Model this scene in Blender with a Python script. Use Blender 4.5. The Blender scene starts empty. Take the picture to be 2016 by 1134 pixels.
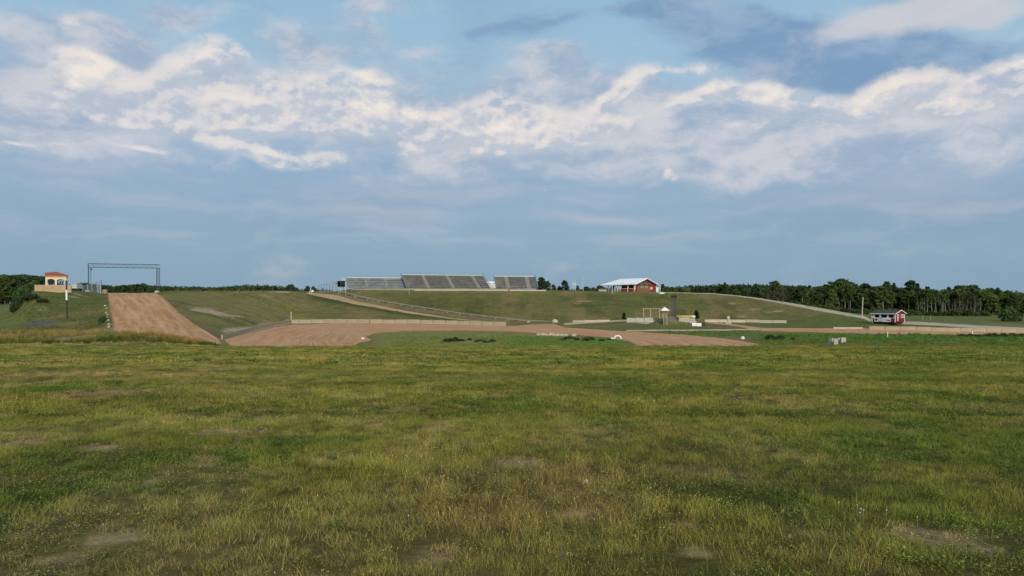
import bpy, math, random
import numpy as np
from mathutils import Vector
random.seed(7); RS = np.random.RandomState(11)
S = bpy.context.scene
C = S.collection
F, CX, HY, CH = 1582.0, 1008.0, 598.0, 1.6
R = math.radians

# ------------------------------------------------------------------ noise
def vn(x, y, seed=0):
    x = np.asarray(x, float); y = np.asarray(y, float)
    xi = np.floor(x); yi = np.floor(y); fx = x-xi; fy = y-yi
    fx = fx*fx*(3-2*fx); fy = fy*fy*(3-2*fy)
    def h(a, b):
        n = np.sin(a*127.1+b*311.7+seed*74.7)*43758.5453
        return n-np.floor(n)
    return (h(xi, yi)*(1-fx)+h(xi+1, yi)*fx)*(1-fy)+(h(xi, yi+1)*(1-fx)+h(xi+1, yi+1)*fx)*fy
def fbm(x, y, seed=0, o=4):
    s = 0; a = .5; t = 0
    for i in range(o):
        s = s+a*vn(x*2**i+i*13.3, y*2**i+i*7.7, seed+i); t += a; a *= .5
    return s/t
def ss(a, b, x):
    t = np.clip((np.asarray(x, float)-a)/(b-a), 0, 1); return t*t*(3-2*t)

# ------------------------------------------------------------------ terrain (profiles per bearing: distance, elevation mark)
# knots: B1 B2 M1 M2 M3 N1 N2 T P1 Q
COLS = [
 (-200, [(112,656),(125,655),(155,641),(180,628),(220,617),(235,614),(250,612),(270,610),(300,607),(450,599)]),
 (0,    [(112,657),(125,656),(150,642),(175,627),(215,614),(230,611),(245,609),(265,607),(300,604),(450,597.5)]),
 (34,   [(112,657),(125,656),(148,641),(165,622),(178,606),(188,602),(200,602),(240,604),(300,603),(450,597)]),
 (64,   [(112,657),(125,656),(146,641),(163,602),(180,573),(188,571.5),(200,571.5),(215,573),(260,584),(450,596)]),
 (140,  [(112,658),(122,656),(143,640),(168,600),(188,573),(198,572),(208,572.5),(225,574),(260,580),(450,592)]),
 (203,  [(108,659),(116,656),(140,632),(175,598),(205,578),(214,576),(224,575.5),(235,576),(262,580),(450,590)]),
 (213,  [(106,661),(113,656),(138,622),(175,597),(212,578.5),(222,577),(230,577.3),(240,579),(265,584),(450,590)]),
 (306,  [(106,663),(114,658),(138,623),(175,597.5),(212,579),(222,577),(230,577.3),(240,579),(265,584),(450,590)]),
 (325,  [(106,666),(114,660),(138,625),(175,597),(212,576.5),(226,572.5),(234,573),(245,575),(265,580),(450,588)]),
 (430,  [(108,680),(120,671),(146,655),(185,615),(232,574.5),(240,573.5),(250,574),(262,575),(275,577),(450,588)]),
 (500,  [(112,684),(140,667),(174,649.5),(208,611),(246,573.5),(254,572.5),(262,573),(270,574),(282,575),(450,588)]),
 (575,  [(112,684),(150,662),(219,635.5),(238,606),(258,573.5),(264,572.5),(270,573),(278,573.5),(292,575),(450,588)]),
 (602,  [(112,684),(150,662),(219,636),(240,607),(261,577.5),(268,576),(274,574.5),(288,573.5),(300,574.5),(450,588)]),
 (660,  [(112,684),(150,661),(219,635),(238,613),(256,590),(266,580.5),(272,576.5),(287,572.5),(300,573.5),(450,587)]),
 (700,  [(112,684),(150,661),(219,635),(236,617),(252,599),(262,593),(268,585),(285,571),(297,567.6),(450,587)]),
 (800,  [(112,684),(150,661),(219,635.5),(232,626),(243,616.5),(250,611),(258,603),(285,570.5),(297,567.2),(450,587)]),
 (900,  [(112,684),(150,660),(219,638),(226,634),(235,629.5),(241,625),(249,618.5),(285,570.5),(297,567.2),(450,587)]),
 (1000, [(112,684),(150,660),(216,640.5),(220,639),(226,637),(231,635.5),(240,631.5),(285,571),(297,567.6),(450,587)]),
 (1090, [(112,684),(150,661),(210,642),(218,640),(224,638.5),(231,636.5),(238,633),(284,572.5),(297,571.5),(450,588)]),
 (1200, [(112,684),(150,662),(205,643),(214,640),(222,636),(230,632),(236,630),(283,573.5),(300,574),(450,590)]),
 (1300, [(112,684),(150,663),(198,644),(210,639),(220,634),(228,631),(234,630),(282,575),(300,575),(450,592)]),
 (1400, [(112,684),(150,664),(192,647),(205,641),(216,636),(224,633),(230,632),(280,577),(292,582),(450,605)]),
 (1450, [(112,685),(150,664),(190,648),(204,641),(214,636.5),(222,634),(229,632.5),(275,581),(287,588),(450,607)]),
 (1500, [(112,685),(150,664),(190,649),(204,641),(214,637),(221,634.5),(228,632),(265,587),(278,596),(450,608)]),
 (1600, [(112,686),(150,664),(186,650),(200,642),(210,637),(215,635),(221,631),(241,603.5),(256,612),(450,608)]),
 (1700, [(112,686),(150,664),(182,650.5),(194,643),(203,637.5),(207,634.5),(211,630),(219,622.5),(240,622),(450,609)]),
 (1730, [(112,686),(150,664),(180,650.5),(191,645),(200,637.5),(205,636.5),(210,635),(222,630),(250,625),(450,609)]),
 (1800, [(112,686),(150,664),(178,652),(189,646.5),(200,638),(208,636),(216,634),(228,631),(260,625),(450,609)]),
 (2016, [(112,688),(150,668),(176,658),(186,653),(194,648),(202,643),(212,639),(228,634),(265,627),(450,610)]),
 (2216, [(112,688),(150,670),(174,661),(184,656),(194,650),(204,645),(214,641),(230,636),(270,629),(450,611)]),
]
PXG = np.arange(-200, 2217, 4.0)
YG = np.concatenate([np.arange(0, 330, 1.0), np.array([340, 360, 390, 420, 450, 600, 900, 1500, 3000, 6000.])])
cp = np.array([c[0] for c in COLS], float)
KY = np.array([[k[0] for k in c[1]] for c in COLS], float)
KP = np.array([[k[1] for k in c[1]] for c in COLS], float)
KZ = CH+(HY-KP)/F*KY
ZT = np.zeros((len(PXG), len(YG)))
KYi = np.array([np.interp(PXG, cp, KY[:, k]) for k in range(KY.shape[1])]).T
KZi = np.array([np.interp(PXG, cp, KZ[:, k]) for k in range(KY.shape[1])]).T
for i in range(len(PXG)):
    ys = [0, 100]+list(KYi[i])+[900, 6000]
    zq = KZi[i, -1]
    zs = [0, -3.77]+list(KZi[i])+[min(zq, 1.0)*.5-.5, -3]
    ZT[i] = np.interp(YG, ys, zs)
# soften creases
for _ in range(2):
    Z2 = ZT.copy(); Z2[:, 1:329] = (ZT[:, 0:328]+2*ZT[:, 1:329]+ZT[:, 2:330])/4; ZT = Z2
    Z2 = ZT.copy(); Z2[1:-1] = (ZT[:-2]+2*ZT[1:-1]+ZT[2:])/4; ZT = Z2
# the dirt mound by the wooden stand
def mound(x, y):
    cx, cy = (1318-CX)/F*206, 206.
    m = 2.4*np.exp(-(((x-cx)/4.0)**2+((y-cy)/4.0)**2))
    cx2 = (1358-CX)/F*205
    return m+.9*np.exp(-(((x-cx2)/2.6)**2+((y-cy)/3.0)**2))
def hz(x, y):
    x = np.asarray(x, float); y = np.asarray(y, float)
    th = np.arctan2(x, y); r = np.hypot(x, y)
    tc = np.clip(th, math.atan((-200-CX)/F), math.atan((2216-CX)/F))
    Y = r*np.cos(tc); px = CX+F*np.tan(tc)
    fi = np.clip((px+200)/4, 0, len(PXG)-1.001); i = fi.astype(int); fi = fi-i
    j = np.clip(np.searchsorted(YG, Y, side='right')-1, 0, len(YG)-2)
    fj = np.clip((Y-YG[j])/(YG[j+1]-YG[j]), 0, 1)
    z = (ZT[i, j]*(1-fi)+ZT[i+1, j]*fi)*(1-fj)+(ZT[i, j+1]*(1-fi)+ZT[i+1, j+1]*fi)*fj
    amp = .05+.10*ss(100, 200, Y)
    z = z+amp*(fbm(x*.35, y*.35, 3, 3)-.5)*ss(2, 8, r)+.10*(fbm(x*.07, y*.07, 5, 2)-.5)*ss(5, 30, r)
    return z+mound(x, y)
def zf(x, y): return float(hz(np.array([x]), np.array([y]))[0])
def Wp(px, Y): return ((px-CX)/F*Y, Y)
def gp(px, Y):
    x = (px-CX)/F*Y; return (x, Y, zf(x, Y))
def proj(x, y, z): return CX+F*x/y, HY-F*(z-CH)/y
def yhit(px, py, y0=104., y1=400.):
    Y = np.arange(y0, y1, .25); x = (px-CX)/F*Y
    p = HY-F*(hz(x, Y)-CH)/Y
    k = np.where(p <= py)[0]
    return float(Y[k[0]]) if len(k) else y1
def hp(px, py, y0=104.): return gp(px, yhit(px, py, y0))
def lento(px0, Y0, a, px1):
    'length along world direction a (from +x) from bearing px0 at distance Y0 until bearing px1'
    tx = (px1-CX)/F; x0 = (px0-CX)/F*Y0; return (tx*Y0-x0)/(math.cos(a)-tx*math.sin(a))
def zpx(py, Y): return CH+(HY-py)/F*Y

# ------------------------------------------------------------------ materials
def nodes(name):
    m = bpy.data.materials.new(name); m.use_nodes = True
    nt = m.node_tree; b = nt.nodes['Principled BSDF']; return m, nt, b
def N(nt, t, **kw):
    n = nt.nodes.new(t)
    for k, v in kw.items():
        if k in ('operation', 'blend_type', 'data_type', 'attribute_name', 'attribute_type', 'gradient_type', 'vector_type', 'noise_dimensions', 'wave_type', 'bands_direction', 'use_clamp', 'feature', 'interpolation_type', 'clamp'):
            setattr(n, k, v)
        else: n.inputs[k].default_value = v
    return n
def mixc(nt, a, b, fac, bt='MIX'):
    n = nt.nodes.new('ShaderNodeMix'); n.data_type = 'RGBA'; n.blend_type = bt
    for s, v in ((n.inputs[0], fac), (n.inputs[6], a), (n.inputs[7], b)):
        if isinstance(v, bpy.types.NodeSocket): nt.links.new(v, s)
        elif isinstance(v, (int, float)): s.default_value = v
        else: s.default_value = (*v[:3], 1)
    return n.outputs[2]
MATS = {}
def pm(name, col, rough=.8, var=.25, scale=3., bump=.15, metal=0., fine=25., dirt=None, spec=.3):
    if name in MATS: return MATS[name]
    m, nt, b = nodes(name); L = nt.links
    tc = N(nt, 'ShaderNodeTexCoord')
    n1 = N(nt, 'ShaderNodeTexNoise', Scale=scale, Detail=6., Roughness=.6); L.new(tc.outputs['Object'], n1.inputs[0])
    n2 = N(nt, 'ShaderNodeTexNoise', Scale=fine, Detail=4.); L.new(tc.outputs['Object'], n2.inputs[0])
    rp = N(nt, 'ShaderNodeMapRange'); L.new(n1.outputs[0], rp.inputs[0]); rp.inputs[1].default_value = .3; rp.inputs[2].default_value = .7
    lo = tuple(c*(1-var) for c in col); hi = tuple(min(1, c*(1+var*.7)) for c in col)
    c = mixc(nt, lo, hi, rp.outputs[0])
    if dirt:
        n3 = N(nt, 'ShaderNodeTexNoise', Scale=scale*.6, Detail=8., Roughness=.7); L.new(tc.outputs['Object'], n3.inputs[0])
        r3 = N(nt, 'ShaderNodeMapRange'); L.new(n3.outputs[0], r3.inputs[0]); r3.inputs[1].default_value = .5; r3.inputs[2].default_value = .68
        c = mixc(nt, c, dirt, r3.outputs[0])
    c = mixc(nt, c, n2.outputs[1], .12, 'OVERLAY')
    L.new(c, b.inputs['Base Color'])
    b.inputs['Roughness'].default_value = rough; b.inputs['Metallic'].default_value = metal
    b.inputs['Specular IOR Level'].default_value = spec
    bp = N(nt, 'ShaderNodeBump', Strength=bump, Distance=.05); L.new(n2.outputs[0], bp.inputs['Height']); L.new(bp.outputs[0], b.inputs['Normal'])
    MATS[name] = m; return m

def ground_mat(name, streak=False):
    m, nt, b = nodes(name); L = nt.links
    at = N(nt, 'ShaderNodeAttribute', attribute_name='col')
    tc = N(nt, 'ShaderNodeTexCoord')
    n1 = N(nt, 'ShaderNodeTexNoise', Scale=1.3, Detail=8., Roughness=.72); L.new(tc.outputs['Object'], n1.inputs[0])
    n2 = N(nt, 'ShaderNodeTexNoise', Scale=9., Detail=5., Roughness=.7); L.new(tc.outputs['Object'], n2.inputs[0])
    n9 = N(nt, 'ShaderNodeTexNoise', Scale=55., Detail=4., Roughness=.8); L.new(tc.outputs['Object'], n9.inputs[0])
    n0 = N(nt, 'ShaderNodeTexNoise', Scale=.25, Detail=6., Roughness=.65); L.new(tc.outputs['Object'], n0.inputs[0])
    def band(n, a, bb, lo, hi):
        r = N(nt, 'ShaderNodeMapRange'); L.new(n.outputs[0], r.inputs[0])
        for i, v in enumerate((a, bb, lo, hi)): r.inputs[i+1].default_value = v
        return r.outputs[0]
    mu = N(nt, 'ShaderNodeMath', operation='MULTIPLY'); L.new(band(n1, .3, .7, .62, 1.4), mu.inputs[0]); L.new(band(n2, .3, .7, .8, 1.22), mu.inputs[1])
    mu2 = N(nt, 'ShaderNodeMath', operation='MULTIPLY'); L.new(mu.outputs[0], mu2.inputs[0]); L.new(band(n0, .35, .65, .82, 1.16), mu2.inputs[1])
    mu3 = N(nt, 'ShaderNodeMath', operation='MULTIPLY'); L.new(mu2.outputs[0], mu3.inputs[0]); L.new(band(n9, .3, .7, .6, 1.4), mu3.inputs[1])
    vm = N(nt, 'ShaderNodeVectorMath', operation='SCALE'); L.new(at.outputs['Color'], vm.inputs[0]); L.new(mu3.outputs[0], vm.inputs['Scale'])
    L.new(vm.outputs[0], b.inputs['Base Color'])
    b.inputs['Roughness'].default_value = .95; b.inputs['Specular IOR Level'].default_value = .08
    bp = N(nt, 'ShaderNodeBump', Strength=.6, Distance=.25); L.new(n1.outputs[0], bp.inputs['Height'])
    bp2 = N(nt, 'ShaderNodeBump', Strength=.5, Distance=.05); L.new(n2.outputs[0], bp2.inputs['Height']); L.new(bp.outputs[0], bp2.inputs['Normal'])
    L.new(bp2.outputs[0], b.inputs['Normal'])
    return m
def leaf_mat(name, col, var=.35, inst=None, trans=.25):
    m = bpy.data.materials.new(name); m.use_nodes = True; nt = m.node_tree; nt.nodes.clear(); L = nt.links
    out = nt.nodes.new('ShaderNodeOutputMaterial')
    bl = N(nt, 'ShaderNodeAttribute', attribute_name='bl')
    if inst:
        ia = N(nt, 'ShaderNodeAttribute', attribute_name=inst); ia.attribute_type = 'INSTANCER'; src = ia.outputs['Color']
    else:
        oi = N(nt, 'ShaderNodeObjectInfo')
        src = mixc(nt, tuple(c*(1-var) for c in col), tuple(c*(1+var) for c in col), oi.outputs['Random'])
    mx = mixc(nt, src, bl.outputs['Color'], 1., 'MULTIPLY')
    sc = N(nt, 'ShaderNodeVectorMath', operation='SCALE'); L.new(mx, sc.inputs[0]); sc.inputs['Scale'].default_value = 1.0
    d = N(nt, 'ShaderNodeBsdfDiffuse'); t = N(nt, 'ShaderNodeBsdfTranslucent'); ms = nt.nodes.new('ShaderNodeMixShader'); ms.inputs[0].default_value = trans
    L.new(sc.outputs[0], d.inputs[0]); L.new(sc.outputs[0], t.inputs[0]); L.new(d.outputs[0], ms.inputs[1]); L.new(t.outputs[0], ms.inputs[2]); L.new(ms.outputs[0], out.inputs[0])
    return m

# ------------------------------------------------------------------ mesh helpers
class MB:
    def __init__(s): s.v = []; s.f = []
    def add(s, vs, fs):
        o = len(s.v); s.v += [tuple(v) for v in vs]; s.f += [tuple(i+o for i in f) for f in fs]; return s
    def box(s, c, d, rz=0., ry=0.):
        hx, hy, h = d[0]/2, d[1]/2, d[2]/2; vs = []
        for dz in (-h, h):
            for (a, b) in ((-hx, -hy), (hx, -hy), (hx, hy), (-hx, hy)):
                x, y, z = a, b, dz
                if ry: x, z = x*math.cos(ry)+z*math.sin(ry), -x*math.sin(ry)+z*math.cos(ry)
                if rz: x, y = x*math.cos(rz)-y*math.sin(rz), x*math.sin(rz)+y*math.cos(rz)
                vs.append((c[0]+x, c[1]+y, c[2]+z))
        return s.add(vs, [(0, 3, 2, 1), (4, 5, 6, 7), (0, 1, 5, 4), (1, 2, 6, 5), (2, 3, 7, 6), (3, 0, 4, 7)])
    def bx(s, x0, x1, y0, y1, z0, z1): return s.box(((x0+x1)/2, (y0+y1)/2, (z0+z1)/2), (x1-x0, y1-y0, z1-z0))
    def tube(s, p, q, r, n=6, r2=None):
        p = Vector(p); q = Vector(q); d = (q-p)
        if d.length < 1e-6: return s
        d.normalize(); u = d.cross(Vector((0, 0, 1)) if abs(d.z) < .9 else Vector((1, 0, 0))).normalized(); w = d.cross(u)
        r2 = r if r2 is None else r2; vs = []
        for (c, rr) in ((p, r), (q, r2)):
            for k in range(n):
                a = 2*math.pi*k/n; vs.append(c+u*math.cos(a)*rr+w*math.sin(a)*rr)
        fs = [(k, (k+1) % n, n+(k+1) % n, n+k) for k in range(n)]+[tuple(range(n))[::-1], tuple(range(n, 2*n))]
        return s.add(vs, fs)
    def prism(s, prof, a, b, axis='y'):
        # profile of (u, z) extruded along axis from a to b
        n = len(prof); vs = []
        for t in (a, b):
            for (u, z) in prof: vs.append((u, t, z) if axis == 'y' else (t, u, z))
        fs = [(k, (k+1) % n, n+(k+1) % n, n+k) for k in range(n)]+[tuple(range(n)), tuple(range(n, 2*n))[::-1]]
        return s.add(vs, fs)
    def quadp(s, pts, t=.05):
        # thick slab from planar polygon
        P = [Vector(p) for p in pts]; nn = (P[1]-P[0]).cross(P[2]-P[0]).normalized()*t; n = len(P)
        return s.add(P+[p+nn for p in P], [tuple(range(n))[::-1], tuple(range(n, 2*n))]+[(k, (k+1) % n, n+(k+1) % n, n+k) for k in range(n)])
    def build(s, name, mat, parent=None, smooth=False, bevel=0.):
        me = bpy.data.meshes.new(name); me.from_pydata(s.v, [], s.f)
        me.materials.append(mat)
        import bmesh
        bm = bmesh.new(); bm.from_mesh(me); bmesh.ops.recalc_face_normals(bm, faces=bm.faces); 
        if bevel: bmesh.ops.bevel(bm, geom=list(bm.edges), offset=bevel, segments=1, affect='EDGES')
        bm.to_mesh(me); bm.free()
        if smooth: me.polygons.foreach_set('use_smooth', [True]*len(me.polygons))
        o = bpy.data.objects.new(name, me); C.objects.link(o)
        if parent: o.parent = parent
        return o
def tag(o, label=None, cat=None, group=None, kind=None):
    if label: o['label'] = label
    if cat: o['category'] = cat
    if group: o['group'] = group
    if kind: o['kind'] = kind
    return o
def thing(name, label, cat, loc, rz=0., group=None):
    o = bpy.data.objects.new(name, None); o.empty_display_size = .3; C.objects.link(o)
    o.location = loc; o.rotation_euler.z = rz; return tag(o, label, cat, group)
def dup(o, loc=None, rz=None, sc=None, label=None, group=None, parent=None):
    c = o.copy(); C.objects.link(c)
    if parent: c.parent = parent
    if loc is not None: c.location = loc
    if rz is not None: c.rotation_euler.z = rz
    if sc is not None: c.scale = sc if isinstance(sc, tuple) else (sc,)*3
    if label: c['label'] = label
    if group: c['group'] = group
    for ch in KIDS.get(o.name, ()): dup(ch, parent=c)
    return c
KIDS = {}
def snap(o):
    ch = [c for c in C.objects if c.parent == o]
    KIDS[o.name] = ch
    for c in ch: snap(c)
ORD = ['first','second','third','fourth','fifth','sixth','seventh','eighth','ninth','tenth','eleventh','twelfth','thirteenth','fourteenth','fifteenth','sixteenth','seventeenth','eighteenth','nineteenth','twentieth']
def ordw(i):
    if i < 20: return ORD[i]
    t = (i+1)//10; u = (i+1) % 10
    w = {2: 'twenty', 3: 'thirty', 4: 'forty'}[t]
    return w.replace('ty', 'tieth') if u == 0 else w+'-'+ORD[u-1]
def raw_mesh(name, v, f, mat, parent=None, link=True, cols=None, colname='col', smooth=False):
    me = bpy.data.meshes.new(name); v = np.asarray(v, np.float32); f = np.asarray(f, np.int32)
    me.vertices.add(len(v)); me.vertices.foreach_set('co', v.ravel())
    k = f.shape[1]; me.loops.add(f.size); me.loops.foreach_set('vertex_index', f.ravel())
    me.polygons.add(len(f)); me.polygons.foreach_set('loop_start', np.arange(0, f.size, k, dtype=np.int32))
    me.polygons.foreach_set('loop_total', np.full(len(f), k, np.int32))
    if smooth: me.polygons.foreach_set('use_smooth', np.ones(len(f), bool))
    me.update(calc_edges=True); me.materials.append(mat)
    if cols is not None:
        a = me.color_attributes.new(colname, 'FLOAT_COLOR', 'POINT')
        a.data.foreach_set('color', np.concatenate([cols, np.ones((len(cols), 1))], 1).astype(np.float32).ravel())
    me.validate()
    o = bpy.data.objects.new(name, me)
    if link: C.objects.link(o)
    if parent: o.parent = parent
    return o

# ------------------------------------------------------------------ colour of the ground cover
def A(*c): return np.array(c, float)
def lerp(a, b, t): return a*(1-t[..., None])+b*t[..., None]
GRN, OLV, DRY, LSH, BARE, BRN = A(.080,.112,.022), A(.120,.136,.032), A(.20,.172,.078), A(.046,.094,.020), A(.33,.235,.13), A(.125,.098,.048)
PATCH = [  # px, py, half-width px, half-height px of bare soil patches in the field
 (90,738,70,10),(200,735,50,5),(390,732,55,8),(170,775,60,7),(280,768,55,6),(30,760,40,10),(60,870,60,10),(180,885,50,6),(490,858,45,10),(650,900,50,12),(745,832,30,9),
 (880,840,45,8),(400,905,60,12),(310,950,50,10),(240,1055,60,14),(580,1025,30,7),(590,1078,35,7),(860,1100,70,16),(1110,1095,60,14),(1120,1010,50,9),
 (1360,1040,50,12),(1850,1060,90,16),(1945,1085,50,12),(1080,722,30,2.5),(120,1100,90,14),(30,1050,50,14),(430,850,60,7),(1020,910,50,8),(1370,1085,40,8)]
def field_y(py): return 1.6/((py-HY)/F-.0377)
PW = []
for (px, py, hw, hh) in PATCH:
    Y = field_y(py); PW.append(((px-CX)/F*Y, Y, hw*.75*Y/F, .8*max(abs(field_y(py-hh)-field_y(py+hh))/2, .12)))
def bare(x, y):
    m = np.zeros_like(x)
    n = fbm(x*2.2, y*2.2, 21, 4); n2 = fbm(x*.9, y*.9, 22, 3)
    for (cx, cy, rx, ry) in PW:
        d = np.sqrt(((x-cx)/rx)**2+((y-cy)/ry)**2)
        m = np.maximum(m, 1-ss(.25, 1.35, d+(n-.5)*3.6+(n2-.5)*1.2))
    # scattered thin spots, mostly on the left half
    t = ss(.60, .72, fbm(x*.8+3, y*.45+9, 23, 4)+.10*ss(2, -8, x/np.maximum(y, 1)*20))
    return np.clip(np.maximum(m*.9, t*.18), 0, 1)
def gcol(x, y, z):
    yy = np.maximum(y, .5); px, py = proj(x, yy, z)
    c = lerp(np.broadcast_to(GRN, x.shape+(3,)), OLV, ss(.36, .66, fbm(x*.25, y*.22, 1, 4)))
    c = lerp(c, OLV*1.15, ss(.50, .72, fbm(x*.10+y*.05, y*.30, 2, 4))*.6)
    c = lerp(c, LSH*1.2, ss(.54, .74, fbm(x*.55+5, y*.5, 4, 4))*.45)
    c = lerp(c, DRY*.75, ss(.54, .74, fbm(x*.4+15, y*.55, 6, 4))*.40)
    c = lerp(c, OLV*1.25, ss(.50, .68, fbm(x*1.6, y*1.1, 9, 3))*.45); c = lerp(c, GRN*.8, ss(.52, .70, fbm(x*1.3+9, y*.9, 10, 3))*.45)
    # mowing bands running across the view, right half
    c = c*(1+.16*np.sin((y*.9+x*.22)+4*fbm(x*.05, y*.05, 8, 2))*ss(5, 30, y)*ss(140, 90, y))[..., None]
    c = lerp(c, DRY*.85, ss(.46, .70, fbm(x*.30+2, y*.34, 12, 4))*ss(6, -4, x/np.maximum(y, 2)*14)*.36*((y > 2) & (y < 103)))
    front = (y > 2) & (y < 103)
    b = bare(x, y)*front
    c = lerp(c*A(1.0,.86,.9), BARE*.95, b*.75)
    # beyond the field
    far = ss(101, 106, y)
    hill = lerp(np.broadcast_to(A(.162,.142,.045), x.shape+(3,)), A(.100,.103,.028), ss(.40, .62, fbm(x*.06, y*.05, 31, 4)))
    hill = lerp(hill, A(.15,.125,.06), ss(.50, .66, fbm(x*.05+7, y*.22+x*.04, 32, 4))*.85)
    c = lerp(c, hill, far)
    def reg(p0, p1, y0, y1, soft=12, ys=3):
        return ss(p0-soft, p0+soft, px)*ss(p1+soft, p1-soft, px)*ss(y0-ys, y0+ys, y)*ss(y1+ys, y1-ys, y)
    nz = fbm(x*.22, y*.22, 33, 4)
    # golden strip of tall dry grass on the left
    c = lerp(c, DRY*.95, reg(-900, 445, 101, 120, 20, 2)*ss(.25, .5, nz))
    # left hill and far left field
    c = lerp(c, A(.090,.100,.028), reg(-900, 206, 124, 215, 8)*ss(.2, .55, nz))
    c = lerp(c, A(.115,.125,.035), reg(-900, 45, 125, 460, 20)*.85)
    c = lerp(c, A(.10,.095,.085), reg(45, 112, 143, 151, 8, 2)*.8)
    # main slope: brownish mottled
    sl = reg(640, 1720, 226, 290, 30, 4)
    c = lerp(c, lerp(np.broadcast_to(A(.158,.126,.050), x.shape+(3,)), A(.108,.108,.032), ss(.38, .62, fbm(x*.09, y*.03, 35, 4))), sl)
    c = lerp(c, A(.062,.066,.022), sl*ss(.50, .66, fbm(x*.16+3, y*.035, 39, 4))*.6); c = lerp(c, A(.15,.14,.05), reg(650, 1330, 278, 288, 30, 3)*.5)
    c = lerp(c, A(.07,.085,.028), reg(1100, 1380, 255, 275, 30, 5)*ss(.5, .62, nz)*.8)
    # dry bank below the guard rail
    for i in range(1):
        r1 = np.interp(px, cp, KY[:, 5]); r2 = np.interp(px, cp, KY[:, 6])
        c = lerp(c, A(.175,.135,.065), ss(640, 680, px)*ss(1080, 1000, px)*ss(r1-1, r1+1, y)*ss(r2+2, r2-1, y)*.9)
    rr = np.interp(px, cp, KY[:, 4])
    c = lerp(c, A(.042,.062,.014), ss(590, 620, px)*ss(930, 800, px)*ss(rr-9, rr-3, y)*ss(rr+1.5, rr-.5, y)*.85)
    # bare patches on the near hill
    def el(cpx, cy, rx, ry, col, k=1.):
        cx = (cpx-CX)/F*cy
        nonlocal c
        d = np.sqrt(((x-cx)/rx)**2+((y-cy)/ry)**2)+(fbm(x*.5, y*.25, 36, 4)-.5)*1.6
        c = lerp(c, col, (1-ss(.6, 1.0, d))*k)
    SAND = A(.33,.25,.16)
    el(422, 183, 5.5, 8, SAND, .95); el(532, 254, 5.5, 4.5, SAND, .8); el(1525, 240, 2, 2, SAND, .7); el(1490, 246, 2.2, 2, SAND, .5); el(1460, 236, 2, 1.5, SAND, .6)
    el(1150, 266, 2.5, 2, SAND, .5); el(1440, 258, 1.5, 1.5, SAND, .6); el(85, 160, 1.2, 2, SAND, .5); el(145, 180, 1.5, 2, SAND, .7); el(170, 208, 2.6, 2.5, SAND*1.1, .9); el(145, 186, 1.6, 1.5, SAND, .9)
    el(520, 240, 3, 1.5, SAND, .4); pass
    # gravelly bank behind the barriers at the foot of the hill
    g = ss(432, 445, px)*ss(560, 500, px); bq = np.interp(px, [430, 500, 575], [142, 172, 219])
    c = lerp(c, A(.36,.30,.20), g*ss(bq+1.5, bq+3, y)*ss(bq+12, bq+6, y)*ss(.35, .5, nz)*.8)
    # infield
    c = lerp(c, A(.175,.175,.045), reg(735, 1120, 101, 190, 25)*.9*ss(.1, .4, nz))
    c = lerp(c, A(.095,.165,.024), reg(990, 1262, 107, 142, 60, 5)*.9)
    c = lerp(c, A(.085,.140,.026), np.maximum(reg(1500, 2300, 121, 172, 25, 5), reg(1290, 1520, 150, 172, 30, 4))*.9)
    c = lerp(c, A(.110,.118,.034), reg(1080, 1390, 160, 205, 20, 5)*.7)
    c = lerp(c, A(.095,.112,.028), reg(1440, 1760, 190, 228, 20, 5)*.85)
    c = lerp(c, DRY*.62, reg(1262, 2300, 101.5, 119, 25, 3)*ss(.3, .55, nz)*.85)
    el(1340, 206, 4, 3, SAND*.5, .7); el(1314, 206, 5.5, 5, A(.15,.125,.085), .85); el(1358, 206, 3, 3, A(.14,.12,.09), .8)
    # far right meadow
    c = lerp(c, A(.105,.125,.040), reg(1775, 2300, 222, 460, 12, 5)*.9)
    return c

# ------------------------------------------------------------------ ground sheet
gm = ground_mat('ground_cover')
th0, th1 = R(-37.3), R(37.4)
fine = np.linspace(th0, th1, 680)
rest = np.linspace(th1, th0+2*math.pi, 60)[1:-1]
TH = np.concatenate([fine, rest])
rr = [0.02, .3, .6]
while rr[-1] < 110: rr.append(rr[-1]*1.022+.02)
r1 = list(np.arange(rr[-1]+.9, 345, .95))
rr += r1
while rr[-1] < 6500: rr.append(rr[-1]*1.12)
RR = np.array(rr)
T2, R2 = np.meshgrid(TH, RR)
GX = R2*np.sin(T2); GY = R2*np.cos(T2); GZ = hz(GX, GY)
nr, ntt = GX.shape
V = np.stack([GX, GY, GZ], -1).reshape(-1, 3)
Vc = gcol(GX.ravel(), GY.ravel(), GZ.ravel())
und = ((GY.ravel() > 2) & (GY.ravel() < 101))*(1-bare(GX.ravel(), GY.ravel()))   # thatch and soil under the blades, shade of the gaps put into the colour
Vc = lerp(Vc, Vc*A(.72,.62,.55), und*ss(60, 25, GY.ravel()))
ii = np.arange(nr-1)[:, None]*ntt; jj = np.arange(ntt)[None, :]; jn = (jj+1) % ntt
FQ = np.stack([ii+jj, ii+jn, ii+ntt+jn, ii+ntt+jj], -1).reshape(-1, 4)
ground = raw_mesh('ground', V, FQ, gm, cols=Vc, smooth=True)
tag(ground, kind='structure')

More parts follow.
